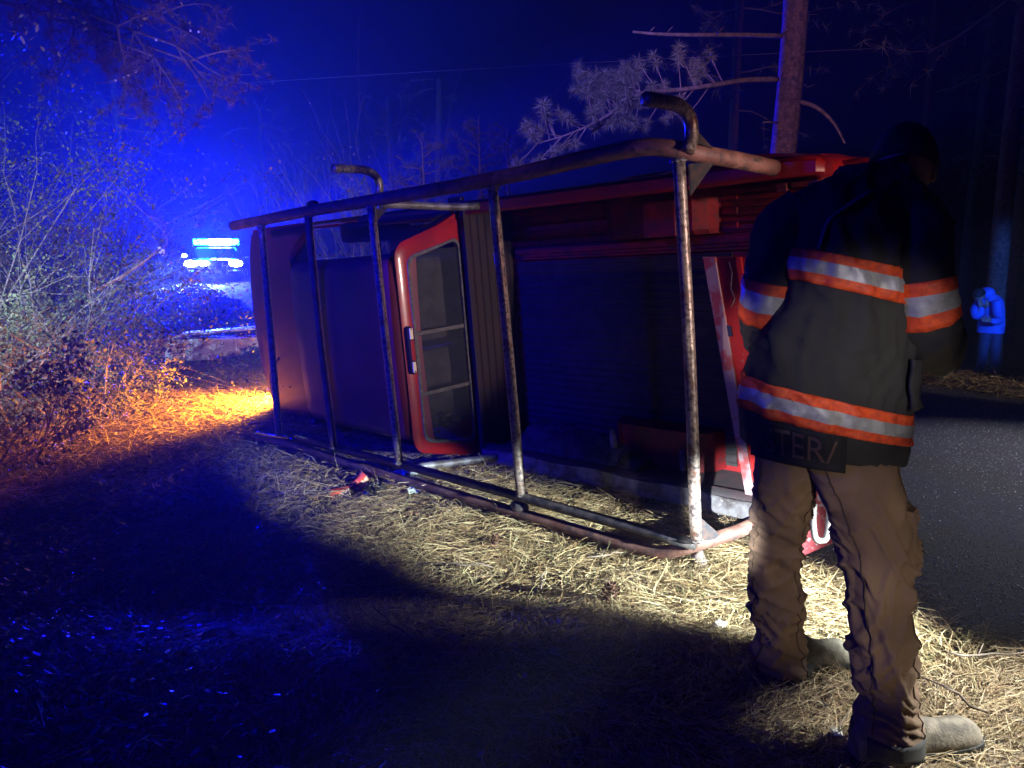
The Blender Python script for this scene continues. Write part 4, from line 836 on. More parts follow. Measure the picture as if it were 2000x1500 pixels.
# ------------------------------------------------------------------ people
def skin_body(name, J, Ed, root, m, parent):
    names = list(J); me = bpy.data.meshes.new(name); me.from_pydata([tuple(J[n][0]) for n in names], [(names.index(a), names.index(b)) for a, b in Ed], [])
    me.materials.append(m); o = bpy.data.objects.new(name, me); COL.objects.link(o); o.parent = parent; o.location = -parent.location if parent else (0, 0, 0)
    o.modifiers.new('skin', 'SKIN').use_smooth_shade = True
    if me.skin_vertices:
        for i, n in enumerate(names):
            r = J[n][1]; r = r if isinstance(r, tuple) else (r, r); me.skin_vertices[0].data[i].radius = r; me.skin_vertices[0].data[i].use_root = (n == root)
    s = o.modifiers.new('smooth', 'SUBSURF'); s.levels = 1; s.render_levels = 2
    return o
def head_mesh(c, fwd, up_, size=0.115):
    "head with brow, nose, lips, chin and eye hollows; fwd/up_ are unit vectors"
    f = Vector(fwd).normalized(); u = Vector(up_); u = (u-f*u.dot(f)).normalized(); r = u.cross(f); mb = MB(); rings = []
    for i in range(25):
        th = PI*i/24; th = min(max(th, 0.04), PI-0.04); row = []
        for j in range(32):
            ph = 2*PI*j/32; fx = math.cos(ph)*math.sin(th); rx = math.sin(ph)*math.sin(th); uz = math.cos(th)
            k = 1.0; X_ = fx*0.92; R_ = rx*0.74; Z_ = uz*1.08
            if uz < 0: R_ *= 1-0.30*(-uz)**1.2; X_ *= 1-0.12*(-uz); X_ += 0.10*(-uz)*(fx > 0)*fx
            if fx > 0:
                d = lambda cu, cr, su, sr: math.exp(-((uz-cu)/su)**2-((abs(rx)-cr)/sr)**2)
                X_ += 0.22*d(-0.16, 0, 0.10, 0.10)+0.12*d(-0.02, 0, 0.14, 0.07)-0.09*d(0.02, 0.30, 0.10, 0.14)+0.05*d(0.17, 0.25, 0.07, 0.3)+0.06*d(-0.42, 0, 0.06, 0.2)-0.04*d(-0.31, 0, 0.05, 0.2)+0.07*d(-0.72, 0, 0.15, 0.25)
            row.append(Vector(c)+(f*X_+r*R_+u*Z_)*size)
        rings.append(row)
    mb.loft(rings, True, True)
    for s in (-1, 1):      # ears
        e0 = Vector(c)+r*s*0.76*size-f*0.02*size-u*0.06*size; mb.ball(e0, size*0.22, 8, sc=(0.5, 0.5, 1.1))
        mb.ball(Vector(c)+(f*0.80+r*s*0.28+u*0.02)*size, size*0.10, 8, mi=1)
    return mb
def hand_mesh(wr, d, pn, L=0.18, curl=0.8, side=1):
    "palm, four bent fingers of different length and a thumb; d = pointing direction, pn = palm normal"
    d = Vector(d).normalized(); pn = Vector(pn); pn = (pn-d*pn.dot(d)).normalized(); sd = d.cross(pn)*side; mb = MB(); wr = Vector(wr)
    def ring(c_, w, t): return [c_+sd*math.cos(a)*w+pn*math.sin(a)*t for a in np.linspace(0, 2*PI, 10, endpoint=False)]
    mb.loft([ring(wr, 0.026, 0.020), ring(wr+d*L*0.15, 0.034, 0.018), ring(wr+d*L*0.35, 0.042, 0.016), ring(wr+d*L*0.48, 0.042, 0.013)])
    for k, (o_, ln) in enumerate(((-0.030, 0.46), (-0.010, 0.52), (0.010, 0.48), (0.029, 0.38))):
        p = wr+d*L*0.44+sd*o_; a = 0; pts = [p]
        for q, s in enumerate((0.42, 0.32, 0.26)):
            a += curl*(0.5+0.15*k*0.3); p = p+(d*math.cos(a)+pn*math.sin(a))*L*ln*s; pts.append(p)
        mb.tube(pts, [0.0095, 0.009, 0.008, 0.0065], 8)
    p = wr+d*L*0.10+sd*(-0.028); mb.tube([p, p+(d*0.5-sd*0.6+pn*0.3)*L*0.22, p+(d*0.9-sd*0.55+pn*0.6)*L*0.36, p+(d*1.1-sd*0.2+pn*0.9)*L*0.44], [0.013, 0.012, 0.010, 0.008], 8)
    return mb
def fold(p, amp, fx=5.0, fz=20.0, seed=0.0):
    w = mnoise.noise(p*3.7+Vector((seed, 0, 0)))*2.2
    a = mnoise.noise(Vector((p.x*fx+seed, p.y*fx, p.z*fz*0.62+w+p.x*9.0)))
    c = mnoise.noise(Vector((p.x*fx*1.3+3.1, p.y*fx*1.3+seed, p.z*fz*0.45-w-p.x*14.0-p.y*6)))
    b = mnoise.noise(Vector((p.x*fx*2.6, p.y*fx*2.6+seed, p.z*fz*0.22)))
    r1 = max(0.0, 1-abs(a)*4.5); r2 = max(0.0, 1-abs(c)*5.0)
    return amp*(r1*1.0+r2*0.8+b*0.6-0.55)
def pant_leg(keys, seed, amps):
    "keys: (py, xl, xr, Y); rings every few mm following the silhouette, with deep cloth folds"
    C = []
    for py, xl, xr, Y_ in keys:
        a = at(xl, py, Y_); b = at(xr, py, Y_); C.append((((a+b)/2), (b-a).length/2))
    cs = spline([c_[0] for c_ in C], 14); rs_ = spline([Vector((c_[1], 0, 0)) for c_ in C], 14); n = 72; rings = []
    for i, (c_, r) in enumerate(zip(cs, rs_)):
        k = i/(len(cs)-1); am = np.interp(k, [0, 0.25, 0.45, 0.6, 0.8, 1], amps); row = []
        for j in range(n):
            a = 2*PI*j/n; d = Vector((math.cos(a), math.sin(a)*(0.72+0.3*min(1, k/0.18)), 0)); p = c_+d*r.x
            row.append(p+d*fold(p, am, 4.5, 21, seed)+Vector((0, 0, 0.5*fold(p, am, 6, 9, seed+9))))
        rings.append(row)
    return rings
ff = empty('person', (1.08, 2.35, hz(1.08, 2.35)), 'person in a black turnout coat with orange stripes standing by the tailgate', 'person')
legL = [(850, 1475, 1605, 2.42), (900, 1478, 1602, 2.43), (960, 1478, 1588, 2.45), (1020, 1474, 1572, 2.47), (1090, 1468, 1562, 2.50), (1160, 1467, 1560, 2.53), (1230, 1474, 1564, 2.56), (1290, 1480, 1574, 2.58), (1318, 1482, 1580, 2.59)]
legR = [(850, 1560, 1738, 2.36), (900, 1572, 1746, 2.34), (960, 1600, 1764, 2.31), (1020, 1625, 1776, 2.28), (1090, 1646, 1782, 2.25), (1160, 1658, 1776, 2.22), (1230, 1664, 1788, 2.19), (1300, 1672, 1790, 2.16), (1370, 1676, 1790, 2.14), (1424, 1668, 1798, 2.13)]
rL = pant_leg(legL, 3.1, (0.002, 0.013, 0.021, 0.019, 0.024, 0.006)); rR = pant_leg(legR, 8.7, (0.002, 0.012, 0.021, 0.019, 0.024, 0.006))
mb = MB().loft(rL).loft(rR)
hip = at(1600, 855, 2.39)
tr_o = tchild(mb, 'trousers', CLOTHB, ff, smooth=True)
def seam(rings, j, i0, i1, off=0.003, r=0.0022):
    o = MB().tube([Vector(rings[i][j % 72])+(Vector(rings[i][j % 72])-sum((Vector(q) for q in rings[i][::6]), Vector())/12).normalized()*off for i in range(i0, i1, 2)], r, 5).build('seam', MATS['seam_thread'], ff, smooth=True); o.location = -ff.location
mat('seam_thread', (0.07, 0.045, 0.03), 0.8)
seam(rR, 64, 4, len(rR)-1); seam(rR, 44, 2, len(rR)-1); seam(rL, 40, 2, len(rL)-1); seam(rL, 62, 4, len(rL)-1)
# cargo pocket on the outer right thigh
def on_ring(rings, i, j, off): p = rings[i][j % 72]; c_ = sum((Vector(q) for q in rings[i]), Vector())/72; return p+(p-c_).normalized()*off
mb = MB(); 
for (i0, i1, j0, j1, off) in ((34, 56, 63, 71, 0.014), (32, 37, 62, 72, 0.022)):
    g0 = [[on_ring(rR, i, j, off) for j in range(j0, j1+1)] for i in range(i0, i1+1)]; g1 = [[on_ring(rR, i, j, -0.01) for j in range(j0, j1+1)] for i in range(i0, i1+1)]
    mb.loft(g0, False, False); mb.loft([g0[0], g1[0]], False, False); mb.loft([g0[-1], g1[-1]], False, False); mb.loft([[r[0] for r in g0], [r[0] for r in g1]], False, False); mb.loft([[r[-1] for r in g0], [r[-1] for r in g1]], False, False)
tchild(mb, 'cargo_pocket', CLOTHB, ff, smooth='auto')
# dark cuffs and boots
for rings_, toe, tz, nm in ((rL, at(1640, 1318, 2.66), 0, 'boot'), (rR, at(1892, 1470, 2.20), 0, 'boot')):
    c_ = sum((Vector(p) for p in rings_[-1]), Vector())/72; g = hz(c_.x, c_.y)+0.035; hd = Vector((toe.x-c_.x, toe.y-c_.y, 0)); Lb = max(0.20, min(hd.length, 0.30)*0.93); hd.normalize(); sdv = Vector((-hd.y, hd.x, 0))
    cuff = []
    for k in range(5):
        q = k/4; zz = c_.z+0.01-(c_.z+0.01-(g+0.05))*q; cuff.append([Vector((c_.x, c_.y, zz))+(Vector(p)-c_)*(1.02+0.05*q)*Vector((1, 1, 0)).length/1.414 for p in rings_[-1][::3]])
        for p in cuff[-1]: p.z = zz
    tchild(MB().loft(cuff), 'trouser_cuff', mat('black_cuff', (0.02, 0.02, 0.02), 0.8), ff, smooth=True)
    bootr = []
    for q, w, h in ((-0.10, 0.030, 0.12), (-0.085, 0.042, 0.15), (-0.03, 0.050, 0.19), (0.04, 0.050, 0.18), (0.075, 0.049, 0.15), (0.11, 0.048, 0.122), (0.15, 0.052, 0.108), (0.19, 0.055, 0.104), (0.225, 0.054, 0.102), (0.255, 0.050, 0.093), (0.275, 0.042, 0.078), (0.288, 0.030, 0.06), (0.294, 0.015, 0.045)):
        b0_ = Vector((c_.x, c_.y, g))+hd*(q*Lb/0.24)
        row = []
        for a in np.linspace(0, 2*PI, 20, endpoint=False):
            zz = math.sin(a); row.append(b0_+sdv*math.cos(a)*w*(1 if zz < 0 else 1-0.15*zz)+Vector((0, 0, 0.03+(h-0.03)*(max(zz, 0)**0.8) if zz > 0 else 0.03+0.012*zz)))
        bootr.append(row)
    bt = tchild(MB().loft(bootr), 'boot', BOOT, ff, smooth=True)
    sole = []
    for q, w in ((-0.105, 0.032), (-0.09, 0.046), (0.0, 0.052), (0.10, 0.050), (0.17, 0.057), (0.24, 0.056), (0.28, 0.045), (0.305, 0.02)):
        b0_ = Vector((c_.x, c_.y, g-0.012))+hd*(q*Lb/0.24); sole.append([b0_+sdv*w, b0_+sdv*w+Vector((0, 0, 0.04)), b0_-sdv*w+Vector((0, 0, 0.04)), b0_-sdv*w])
    s_ = MB().loft(sole).build('sole', SOLE, bt, bevel=0.004)
# coat: tilted rings (pixel silhouettes), camera side has angle in (0, pi)
CK = [  # py at centre, xl, xr, slope, Y, half depth
    (322, 1655, 1765, 0.00, 2.38, 0.085), (345, 1625, 1785, 0.02, 2.38, 0.10), (372, 1575, 1800, 0.06, 2.37, 0.12), (410, 1545, 1790, 0.10, 2.36, 0.135), (470, 1535, 1770, 0.18, 2.36, 0.15),
    (540, 1535, 1762, 0.22, 2.36, 0.155), (620, 1520, 1765, 0.22, 2.36, 0.155), (700, 1475, 1768, 0.22, 2.36, 0.16), (770, 1452, 1768, 0.23, 2.37, 0.17), (830, 1446, 1766, 0.20, 2.38, 0.175), (878, 1450, 1758, 0.12, 2.39, 0.17)]
NC = 96
def coat_rings(off=0.0):
    cs = [at((xl+xr)/2, py, Y_) for py, xl, xr, sl, Y_, hd in CK]; W2 = [(at(xr, py, Y_)-at(xl, py, Y_)).length/2 for py, xl, xr, sl, Y_, hd in CK]
    c2 = spline(cs, 10); q2 = spline([Vector((w, k[5], k[3])) for w, k in zip(W2, CK)], 10); rings = []
    for i, (c_, q) in enumerate(zip(c2, q2)):
        row = []; k = i/(len(c2)-1)
        for j in range(NC):
            a = 2*PI*j/NC; ca, sa = math.cos(a), math.sin(a); e = 0.8
            dx = math.copysign(abs(ca)**e, ca)*q.x; dy = -math.copysign(abs(sa)**e, sa)*q.y
            p = c_+Vector((dx, dy, -q.z*dx)); nrm_ = Vector((ca/max(q.x, .01), -sa/max(q.y, .01), 0)).normalized()
            f_ = (fold(p, 0.015, 5.5, 3.2, 4.4)+fold(p, 0.009, 4, 9, 2.2))*min(1.0, (1-k)*6+0.15)
            row.append(p+nrm_*(f_+off))
        rings.append(row)
    return rings
CR = coat_rings()
def sleeve(keys, r, seed, off=0.0):
    cs = spline(keys, 14); rr = spline([Vector((x_, 0, 0)) for x_ in r], 14); rings = []; up_ = Vector((1, 0, 0)); n = 40
    for i, c_ in enumerate(cs):
        t = (cs[min(i+1, len(cs)-1)]-cs[max(i-1, 0)]).normalized(); u = (up_-t*up_.dot(t)).normalized(); up_ = u; w = t.cross(u)
        rings.append([c_+(u*math.cos(2*PI*j/n)+w*math.sin(2*PI*j/n))*(rr[i].x+off+fold(c_+(u*math.cos(2*PI*j/n)+w*math.sin(2*PI*j/n))*rr[i].x, 0.010, 5, 12, seed)) for j in range(n)])
    return rings
kR = [at(1755, 395, 2.36), at(1790, 450, 2.30), at(1800, 540, 2.27), at(1812, 630, 2.28), at(1822, 668, 2.36), at(1835, 690, 2.52), at(1835, 695, 2.64)]
kL = [at(1575, 400, 2.38), at(1530, 455, 2.40), at(1512, 540, 2.42), at(1495, 625, 2.46), at(1520, 665, 2.55), at(1560, 690, 2.68), at(1590, 695, 2.76)]
sR = sleeve(kR, [0.075, 0.092, 0.090, 0.088, 0.085, 0.072, 0.06], 5); sL = sleeve(kL, [0.075, 0.090, 0.085, 0.086, 0.084, 0.07, 0.06], 7)
coat = tchild(MB().loft(CR, True, True).loft(sR).loft(sL), 'coat', CLOTHK, ff, smooth=True)
def patch(rings, t0f, t1f, j0, j1, off, name, mats, rows=(0, 0.3, 0.7, 1.0)):
    "three row trim band following a ring grid; t0f/t1f ring index (float) per column"
    n = len(rings[0]); mb = MB(); 
    cen = [sum((Vector(p) for p in r), Vector())/n for r in rings]
    def S(t, j):
        t = max(0, min(len(rings)-1.001, t)); i = int(t); f_ = t-i; p = Vector(rings[i][j % n]).lerp(Vector(rings[i+1][j % n]), f_); c_ = cen[i].lerp(cen[i+1], f_); return p+(p-c_).normalized()*off
    steps = 10; grid = []
    for a in range(steps+1): grid.append([S(t0f(j)+(t1f(j)-t0f(j))*a/steps, j) for j in range(j0, j1+1)])
    mb.loft(grid, False, False); nq = len(grid[0])-1
    for a in range(steps):
        if rows[1] < (a+0.5)/steps < rows[2]:
            for c_ in range(nq): mb.m[a*nq+c_] = 1
    o = mb.build(name, mats, ff, smooth=True); o.location = -ff.location
    so = o.modifiers.new('thick', 'SOLIDIFY'); so.thickness = 0.003
    return o, S
# back stripe: centre line ring index for py (10 rings per key)
def ring_of(py):
    ks = [k[0] for k in CK]; 
    for i in range(len(ks)-1):
        if ks[i] <= py <= ks[i+1]: return (i+(py-ks[i])/(ks[i+1]-ks[i]))*10
    return 0
patch(CR, lambda j: ring_of(508), lambda j: ring_of(571), 0, 47, 0.006, 'reflective_stripe', [ORANGE, SILVER])
patch(CR, lambda j: ring_of(508), lambda j: ring_of(571), 48, 95, 0.006, 'reflective_stripe', [ORANGE, SILVER])
o, SF = patch(CR, lambda j: ring_of(766), lambda j: ring_of(826), 0, 47, 0.006, 'reflective_stripe', [ORANGE, SILVER])
patch(CR, lambda j: ring_of(766), lambda j: ring_of(826), 48, 95, 0.006, 'reflective_stripe', [ORANGE, SILVER])
patch(sR, lambda j: 29, lambda j: 40, 0, 40, 0.005, 'reflective_stripe', [ORANGE, SILVER])
patch(sL, lambda j: 29, lambda j: 40, 0, 40, 0.005, 'reflective_stripe', [ORANGE, SILVER])
# vertical grey trims between shoulder and stripe
def strip(pts, w, name, m):
    o = MB().tube(spline(pts, 6), w, 8, flat=0.35).build(name, m, ff, smooth=True); o.location = -ff.location; return o
GTR = mat('grey_piping', (0.12, 0.12, 0.13), 0.6)
def cpt(py, j, off=0.008): return Vector(CR[min(len(CR)-1, int(ring_of(py)))][j])+Vector((0, -off, 0))
strip([cpt(384, 26), cpt(410, 29), cpt(450, 33), cpt(506, 36)], 0.012, 'shoulder_piping', GTR)
# name panel with letters under the back stripe
j0, j1 = 24, 43
mb = MB(); g0 = [[SF(ring_of(828)+(len(CR)-1-ring_of(828)+0)*a/8-0.01, j)+Vector((0, -0.006, 0)) for j in range(j0, j1+1)] for a in range(9)]
g0 += [[p+Vector((0, 0, -0.012*k)) for p in g0[-1]] for k in (1, 2)]
mb.loft(g0, False, False); o = mb.build('name_panel', mat('black_panel_cloth', (0.016, 0.016, 0.02), 0.8), ff, smooth=True); o.location = -ff.location
so = o.modifiers.new('thick', 'SOLIDIFY'); so.thickness = 0.004
cu = bpy.data.curves.new('t', 'FONT'); cu.body = 'STER/'; cu.size = 1.0; cu.resolution_u = 3; cu.extrude = 0.0
to = bpy.data.objects.new('t', cu); COL.objects.link(to); bpy.context.view_layer.update()
me = bpy.data.meshes.new_from_object(to.evaluated_get(bpy.context.evaluated_depsgraph_get())); bpy.data.objects.remove(to)
bm = bmesh.new(); bm.from_mesh(me); bmesh.ops.triangulate(bm, faces=bm.faces); bmesh.ops.subdivide_edges(bm, edges=[e_ for e_ in bm.edges if e_.calc_length() > 0.25], cuts=2); 
xs = [v_.co.x for v_ in bm.verts]; x0, x1 = min(xs), max(xs)
ta, tz_ = ring_of(834), len(CR)-1.2
for v_ in bm.verts:
    u = (v_.co.x-x0)/(x1-x0); jj = 38.5-(38.5-25.0)*u; t = tz_-(tz_-ta)*(v_.co.y/0.73); ji = int(jj); f_ = jj-ji
    v_.co = SF(t, ji).lerp(SF(t, ji+1), f_)+Vector((0, -0.0125, 0))
bm.to_mesh(me); bm.free(); me.materials.append(LETTER)
o = bpy.data.objects.new('name_lettering', me); COL.objects.link(o); o.parent = ff; o.location = -ff.location
# coat side pocket
mb = MB(); g0 = [[SF(ring_of(665)+(ring_of(752)-ring_of(665))*a/8, j)+Vector((0.0, -0.012, 0)) for j in range(3, 13)] for a in range(9)]; mb.loft(g0, False, False)
o = mb.build('coat_pocket', CLOTHK, ff, smooth=True); o.location = -ff.location; so = o.modifiers.new('thick', 'SOLIDIFY'); so.thickness = 0.012
# body under the clothes, head, hair, gloves
hc = at(1762, 336, 2.44); nk = at(1712, 352, 2.38)
J = {'hip': (at(1610, 850, 2.38), (0.12, 0.10)), 'waist': (at(1610, 720, 2.37), (0.12, 0.10)), 'chest': (at(1650, 520, 2.37), (0.14, 0.10)), 'neck': (nk, 0.05), 'skull': (hc, 0.06),
     'shL': (kL[0], 0.06), 'elL': (kL[3], 0.045), 'wrL': (kL[6], 0.03), 'shR': (kR[0], 0.06), 'elR': (kR[3], 0.045), 'wrR': (kR[6], 0.03),
     'thL': (at(1538, 905, 2.43), 0.075), 'knL': (at(1515, 1100, 2.5), 0.055), 'anL': (at(1530, 1315, 2.59), 0.04), 'thR': (at(1670, 905, 2.35), 0.075), 'knR': (at(1715, 1130, 2.23), 0.055), 'anR': (at(1733, 1430, 2.13), 0.04)}
skin_body('body', J, [('hip', 'waist'), ('waist', 'chest'), ('chest', 'neck'), ('neck', 'skull'), ('chest', 'shL'), ('shL', 'elL'), ('elL', 'wrL'), ('chest', 'shR'), ('shR', 'elR'), ('elR', 'wrR'), ('hip', 'thL'), ('thL', 'knL'), ('knL', 'anL'), ('hip', 'thR'), ('thR', 'knR'), ('knR', 'anR')], 'hip', SKIN, ff)
fw = Vector((0.5, 0.80, -0.34)).normalized()
tchild(head_mesh(hc, fw, (0.1, 0.1, 1)), 'head', [SKIN, BLK], ff, smooth=True)
# knitted cap
mb = MB(); rings = []; uu = Vector((0, 0, 1)); uu = (uu-fw*uu.dot(fw)).normalized(); rr_ = uu.cross(fw)
for i in range(10):
    th = 0.05+1.52*i/9; rings.append([hc+(fw*math.cos(a)*0.99*math.sin(th)+rr_*math.sin(a)*0.82*math.sin(th)+uu*math.cos(th)*1.17)*0.122+uu*0.012 for a in np.linspace(0, 2*PI, 28, endpoint=False)])
tchild(MB().loft(rings), 'cap', HAIR, ff, smooth=True)
GLV = mat('black_glove', (0.02, 0.02, 0.022), 0.7)
tchild(hand_mesh(kR[6], (-0.15, 0.9, 0.05), (0, 0, 1), 0.20, 0.7), 'glove', GLV, ff, smooth=True)
tchild(hand_mesh(kL[6], (0.5, 0.8, 0.05), (0, 0, 1), 0.20, 0.7, -1), 'glove', GLV, ff, smooth=True)
# collar
mb = MB(); rings = []
for q, r in ((0, 0.085), (0.5, 0.078), (1, 0.082)):
    c_ = at(1708, 350, 2.38)+Vector((0.01, 0.0, 0.055*q)); rings.append([c_+Vector((math.cos(a)*r, math.sin(a)*r, 0.02*math.cos(a))) for a in np.linspace(0, 2*PI, 28, endpoint=False)])
mb.loft(rings, True, False); o = tchild(mb, 'collar', CLOTHK, ff, smooth=True); so = o.modifiers.new('thick', 'SOLIDIFY'); so.thickness = 0.012

# second person, bent over in the dark beyond the road
D2 = 13.4
b2 = at(1928, 700, D2); g2 = hz(b2.x, b2.y)
p2 = empty('person', (b2.x, b2.y, g2), 'person in a bright blue hooded jacket hunched over in the dark at the right', 'person')
A2 = lambda px, py, dy=0.0: at(px, py, D2+dy)
def oval_loft(keys, n=24, amp=0.01, seed=0):
    cs = spline([k[0] for k in keys], 6); rs_ = spline([Vector((k[1], k[2], 0)) for k in keys], 6); rings = []; upv = Vector((0, 1, 0))
    for i, c_ in enumerate(cs):
        t = (cs[min(i+1, len(cs)-1)]-cs[max(i-1, 0)]).normalized(); v = (upv-t*upv.dot(t)).normalized(); upv = v; w = t.cross(v)
        rings.append([c_+(w*math.cos(2*PI*j/n)*rs_[i].x+v*math.sin(2*PI*j/n)*rs_[i].y)*(1+0.06*mnoise.noise(Vector((math.cos(2*PI*j/n)*2+seed, math.sin(2*PI*j/n)*2, i*0.4)))) for j in range(n)])
    return rings
jk = MB().loft(oval_loft([(A2(1934, 650), 0.225, 0.17), (A2(1936, 635), 0.225, 0.17), (A2(1938, 610), 0.20, 0.18), (A2(1937, 592), 0.17, 0.20), (A2(1930, 580), 0.11, 0.15), (A2(1926, 574), 0.07, 0.08)]))
arm1 = [(A2(1946, 588, -0.2), 0.085, 0.085), (A2(1949, 610, -0.25), 0.085, 0.085), (A2(1952, 624, -0.3), 0.08, 0.08), (A2(1944, 628, -0.38), 0.06, 0.06), (A2(1935, 626, -0.4), 0.045, 0.045)]
arm2 = [(A2(1916, 588, -0.1), 0.075, 0.075), (A2(1905, 603, -0.2), 0.075, 0.075), (A2(1907, 617, -0.28), 0.07, 0.07), (A2(1916, 610, -0.3), 0.055, 0.055), (A2(1915, 600, -0.3), 0.045, 0.045)]
jk.loft(oval_loft(arm1, 16)).loft(oval_loft(arm2, 16))
hood = MB().ball(A2(1927, 573, 0.03), 0.135, 16, sc=(1.0, 1.0, 0.85))
jko = tchild(jk, 'jacket', BLUEJ, p2, smooth=True); tchild(hood, 'hood', BLUEJ, p2, smooth=True)
fd = Vector((-0.75, -0.55, -0.45)).normalized()
tchild(head_mesh(A2(1912, 578, -0.08), fd, (-0.3, -0.2, 1), 0.115), 'head', [SKIN, BLK], p2, smooth=True)
mb = MB(); rings = []; uu = Vector((-0.3, -0.2, 1)); uu = (uu-fd*uu.dot(fd)).normalized(); rr_ = uu.cross(fd); hc2 = A2(1912, 577, -0.07)
for i in range(9):
    th = 0.05+1.35*i/8; rings.append([hc2+(fd*math.cos(a)*1.0*math.sin(th)+rr_*math.sin(a)*0.85*math.sin(th)+uu*math.cos(th)*1.15)*0.125 for a in np.linspace(0, 2*PI, 20, endpoint=False)])
tchild(MB().loft(rings), 'hair', HAIR, p2, smooth=True)
tchild(hand_mesh(A2(1936, 626, -0.4), (-0.9, -0.1, 0.1), (0, 1, 0), 0.19, 0.4), 'hand', SKIN, p2, smooth=True)
tchild(hand_mesh(A2(1915, 600, -0.3), (-0.2, -0.1, 1), (0, 1, 0), 0.19, 0.5), 'hand', SKIN, p2, smooth=True)
tr2 = MB()
for sx in (0, 1):
    top = A2(1926+sx*18, 648); kn = A2(1918+sx*26, 690-sx*4, -0.1); kn.z = (top.z+g2)/2; an = Vector((kn.x-0.06+0.1*sx, kn.y+0.05, g2+0.06))
    tr2.loft(oval_loft([(top, 0.10, 0.11), (top.lerp(kn, 0.5), 0.09, 0.095), (kn, 0.07, 0.075), (kn.lerp(an, 0.5), 0.065, 0.07), (an, 0.055, 0.06)], 18))
    tchild(MB().ball(an+Vector((-0.07, -0.04, -0.02)), 0.075, 10, sc=(1.8, 0.8, 0.6)), 'shoe', BLK, p2, smooth=True)
tchild(tr2, 'trousers', JEANS, p2, smooth=True)
J = {'hip': (A2(1935, 648), 0.10), 'chest': (A2(1936, 600), 0.10), 'neck': (A2(1924, 582), 0.05), 'shL': (arm1[0][0], 0.05), 'elL': (arm1[2][0], 0.04), 'wrL': (arm1[4][0], 0.028), 'shR': (arm2[0][0], 0.05), 'elR': (arm2[2][0], 0.04), 'wrR': (arm2[4][0], 0.028)}
skin_body('body', J, [('hip', 'chest'), ('chest', 'neck'), ('chest', 'shL'), ('shL', 'elL'), ('elL', 'wrL'), ('chest', 'shR'), ('shR', 'elR'), ('elR', 'wrR')], 'hip', SKIN, p2)
lamp('jacket_fill_blue', 'SPOT', (7.5, 3.5, 2.2), 5200, (0.03, 0.16, 1.0), b2+Vector((0, 0, 1.2)), 16, 0.7, 0.15)  # added blue fill that brightens the jacket

# ------------------------------------------------------------------ small things on the ground
def gpt(px, py):
    p = at(px, py, 3.0); o_ = Vector((0, 0, CAMH)); d = p-o_; t = 0.3
    while t < 12:
        q = o_+d*t
        if q.z < hz(q.x, q.y)+0.03: break
        t += 0.004
    return q
# pine cones
for px, py, lab, s in ((1193, 1178, 'dark pine cone standing upright in the straw before the rack corner', 0.052), (968, 1068, 'small pine cone lying in shadow left of the upright one', 0.04)):
    p = gpt(px, py); e = empty('pine_cone', p-Vector((0, 0, 0.02)), lab, 'pine cone', 'pine cones in the straw')
    R6 = random.Random(px); CM = mat('cone_brown', (0.10, 0.05, 0.03), 0.7)
    MB().ball((0, 0, s*0.9), s*0.5, 8, sc=(1, 1, 1.8)).build('core', CM, e)
    sm = None
    for k in range(60):
        f_ = k/60; a = k*2.399; zz = s*1.9*f_+0.005; r_ = s*(0.35+0.65*math.sin(PI*min(1, 0.12+f_*0.85)))
        if sm is None:
            so_ = MB().add([(0, -0.4, 0), (0, 0.4, 0), (1, 0.55, 0.15), (1.15, 0, 0.3), (1, -0.55, 0.15), (0.9, 0, 0.05)], [(0, 1, 5), (1, 2, 5), (2, 3, 5), (3, 4, 5), (4, 0, 5), (0, 4, 3, 2, 1)]).build('scale', CM, e); sm = so_.data
        else:
            so_ = bpy.data.objects.new('scale', sm); COL.objects.link(so_); so_.parent = e
        so_.location = (0, 0, zz); so_.rotation_euler = (0, -0.35-0.5*f_, a); so_.scale = (r_, s*0.33, s*0.5)
# dry leaves
def leaf_mesh():
    P = [(0, -0.5), (0.22, -0.25), (0.5, -0.3), (0.3, 0.0), (0.45, 0.25), (0.15, 0.2), (0, 0.55), (-0.15, 0.2), (-0.45, 0.25), (-0.3, 0.0), (-0.5, -0.3), (-0.22, -0.25)]
    vs_ = [(a, b, 0.35*(a*a)+0.1*math.sin(b*6)) for a, b in P]+[(0, 0, -0.03)]
    return MB().add(vs_, [(i, (i+1) % 12, 12) for i in range(12)])
lm = None
LW = [(108, 818, 'red dry leaf on the purple lit straw at the left'), (15, 845, 'small orange dry leaf at the far left edge'), (470, 625+470, 'single brown leaf in the dark middle foreground'), (400, 1075, 'reddish leaf glowing faintly in the dark foreground'), (325, 1245, 'rust coloured leaf right of the white flowering weed'), (575, 1192, 'flat orange leaf left of the blue glint'), (10, 1152, 'curled tan leaf at the left edge below the straw'), (775, 1352, 'brown leaf near the bottom right of the dark patch'), (1745, 1480, 'orange leaf at the heel of the near boot'), (1668, 1470, 'dry leaf blade left of the near boot'), (345, 790, 'yellow leaf in the orange pool of light'), (180, 985, 'rusty leaf in the upper left shade'), (845, 1155, 'reddish leaf in front of the long shadow'), (240, 765, 'small orange leaf right of the purple straw'), (425, 765, 'pale yellow leaf close to the truck front')]
for i, (px, py, lab) in enumerate(LW):
    p = gpt(px, py)
    if lm is None: o = leaf_mesh().build('dry_leaf', DEADLF, smooth=True); lm = o.data
    else: o = bpy.data.objects.new('dry_leaf', lm); COL.objects.link(o)
    s = rnd.uniform(0.04, 0.07)*(1.3 if p.y > 4 else 0.9); o.scale = (s, s, s); o.location = p+Vector((0, 0, 0.03)); o.rotation_euler = (rnd.uniform(-0.6, 0.6), rnd.uniform(-0.6, 0.6), rnd.uniform(0, 6)); tag(o, lab, 'leaf', 'dry leaves on the ground')
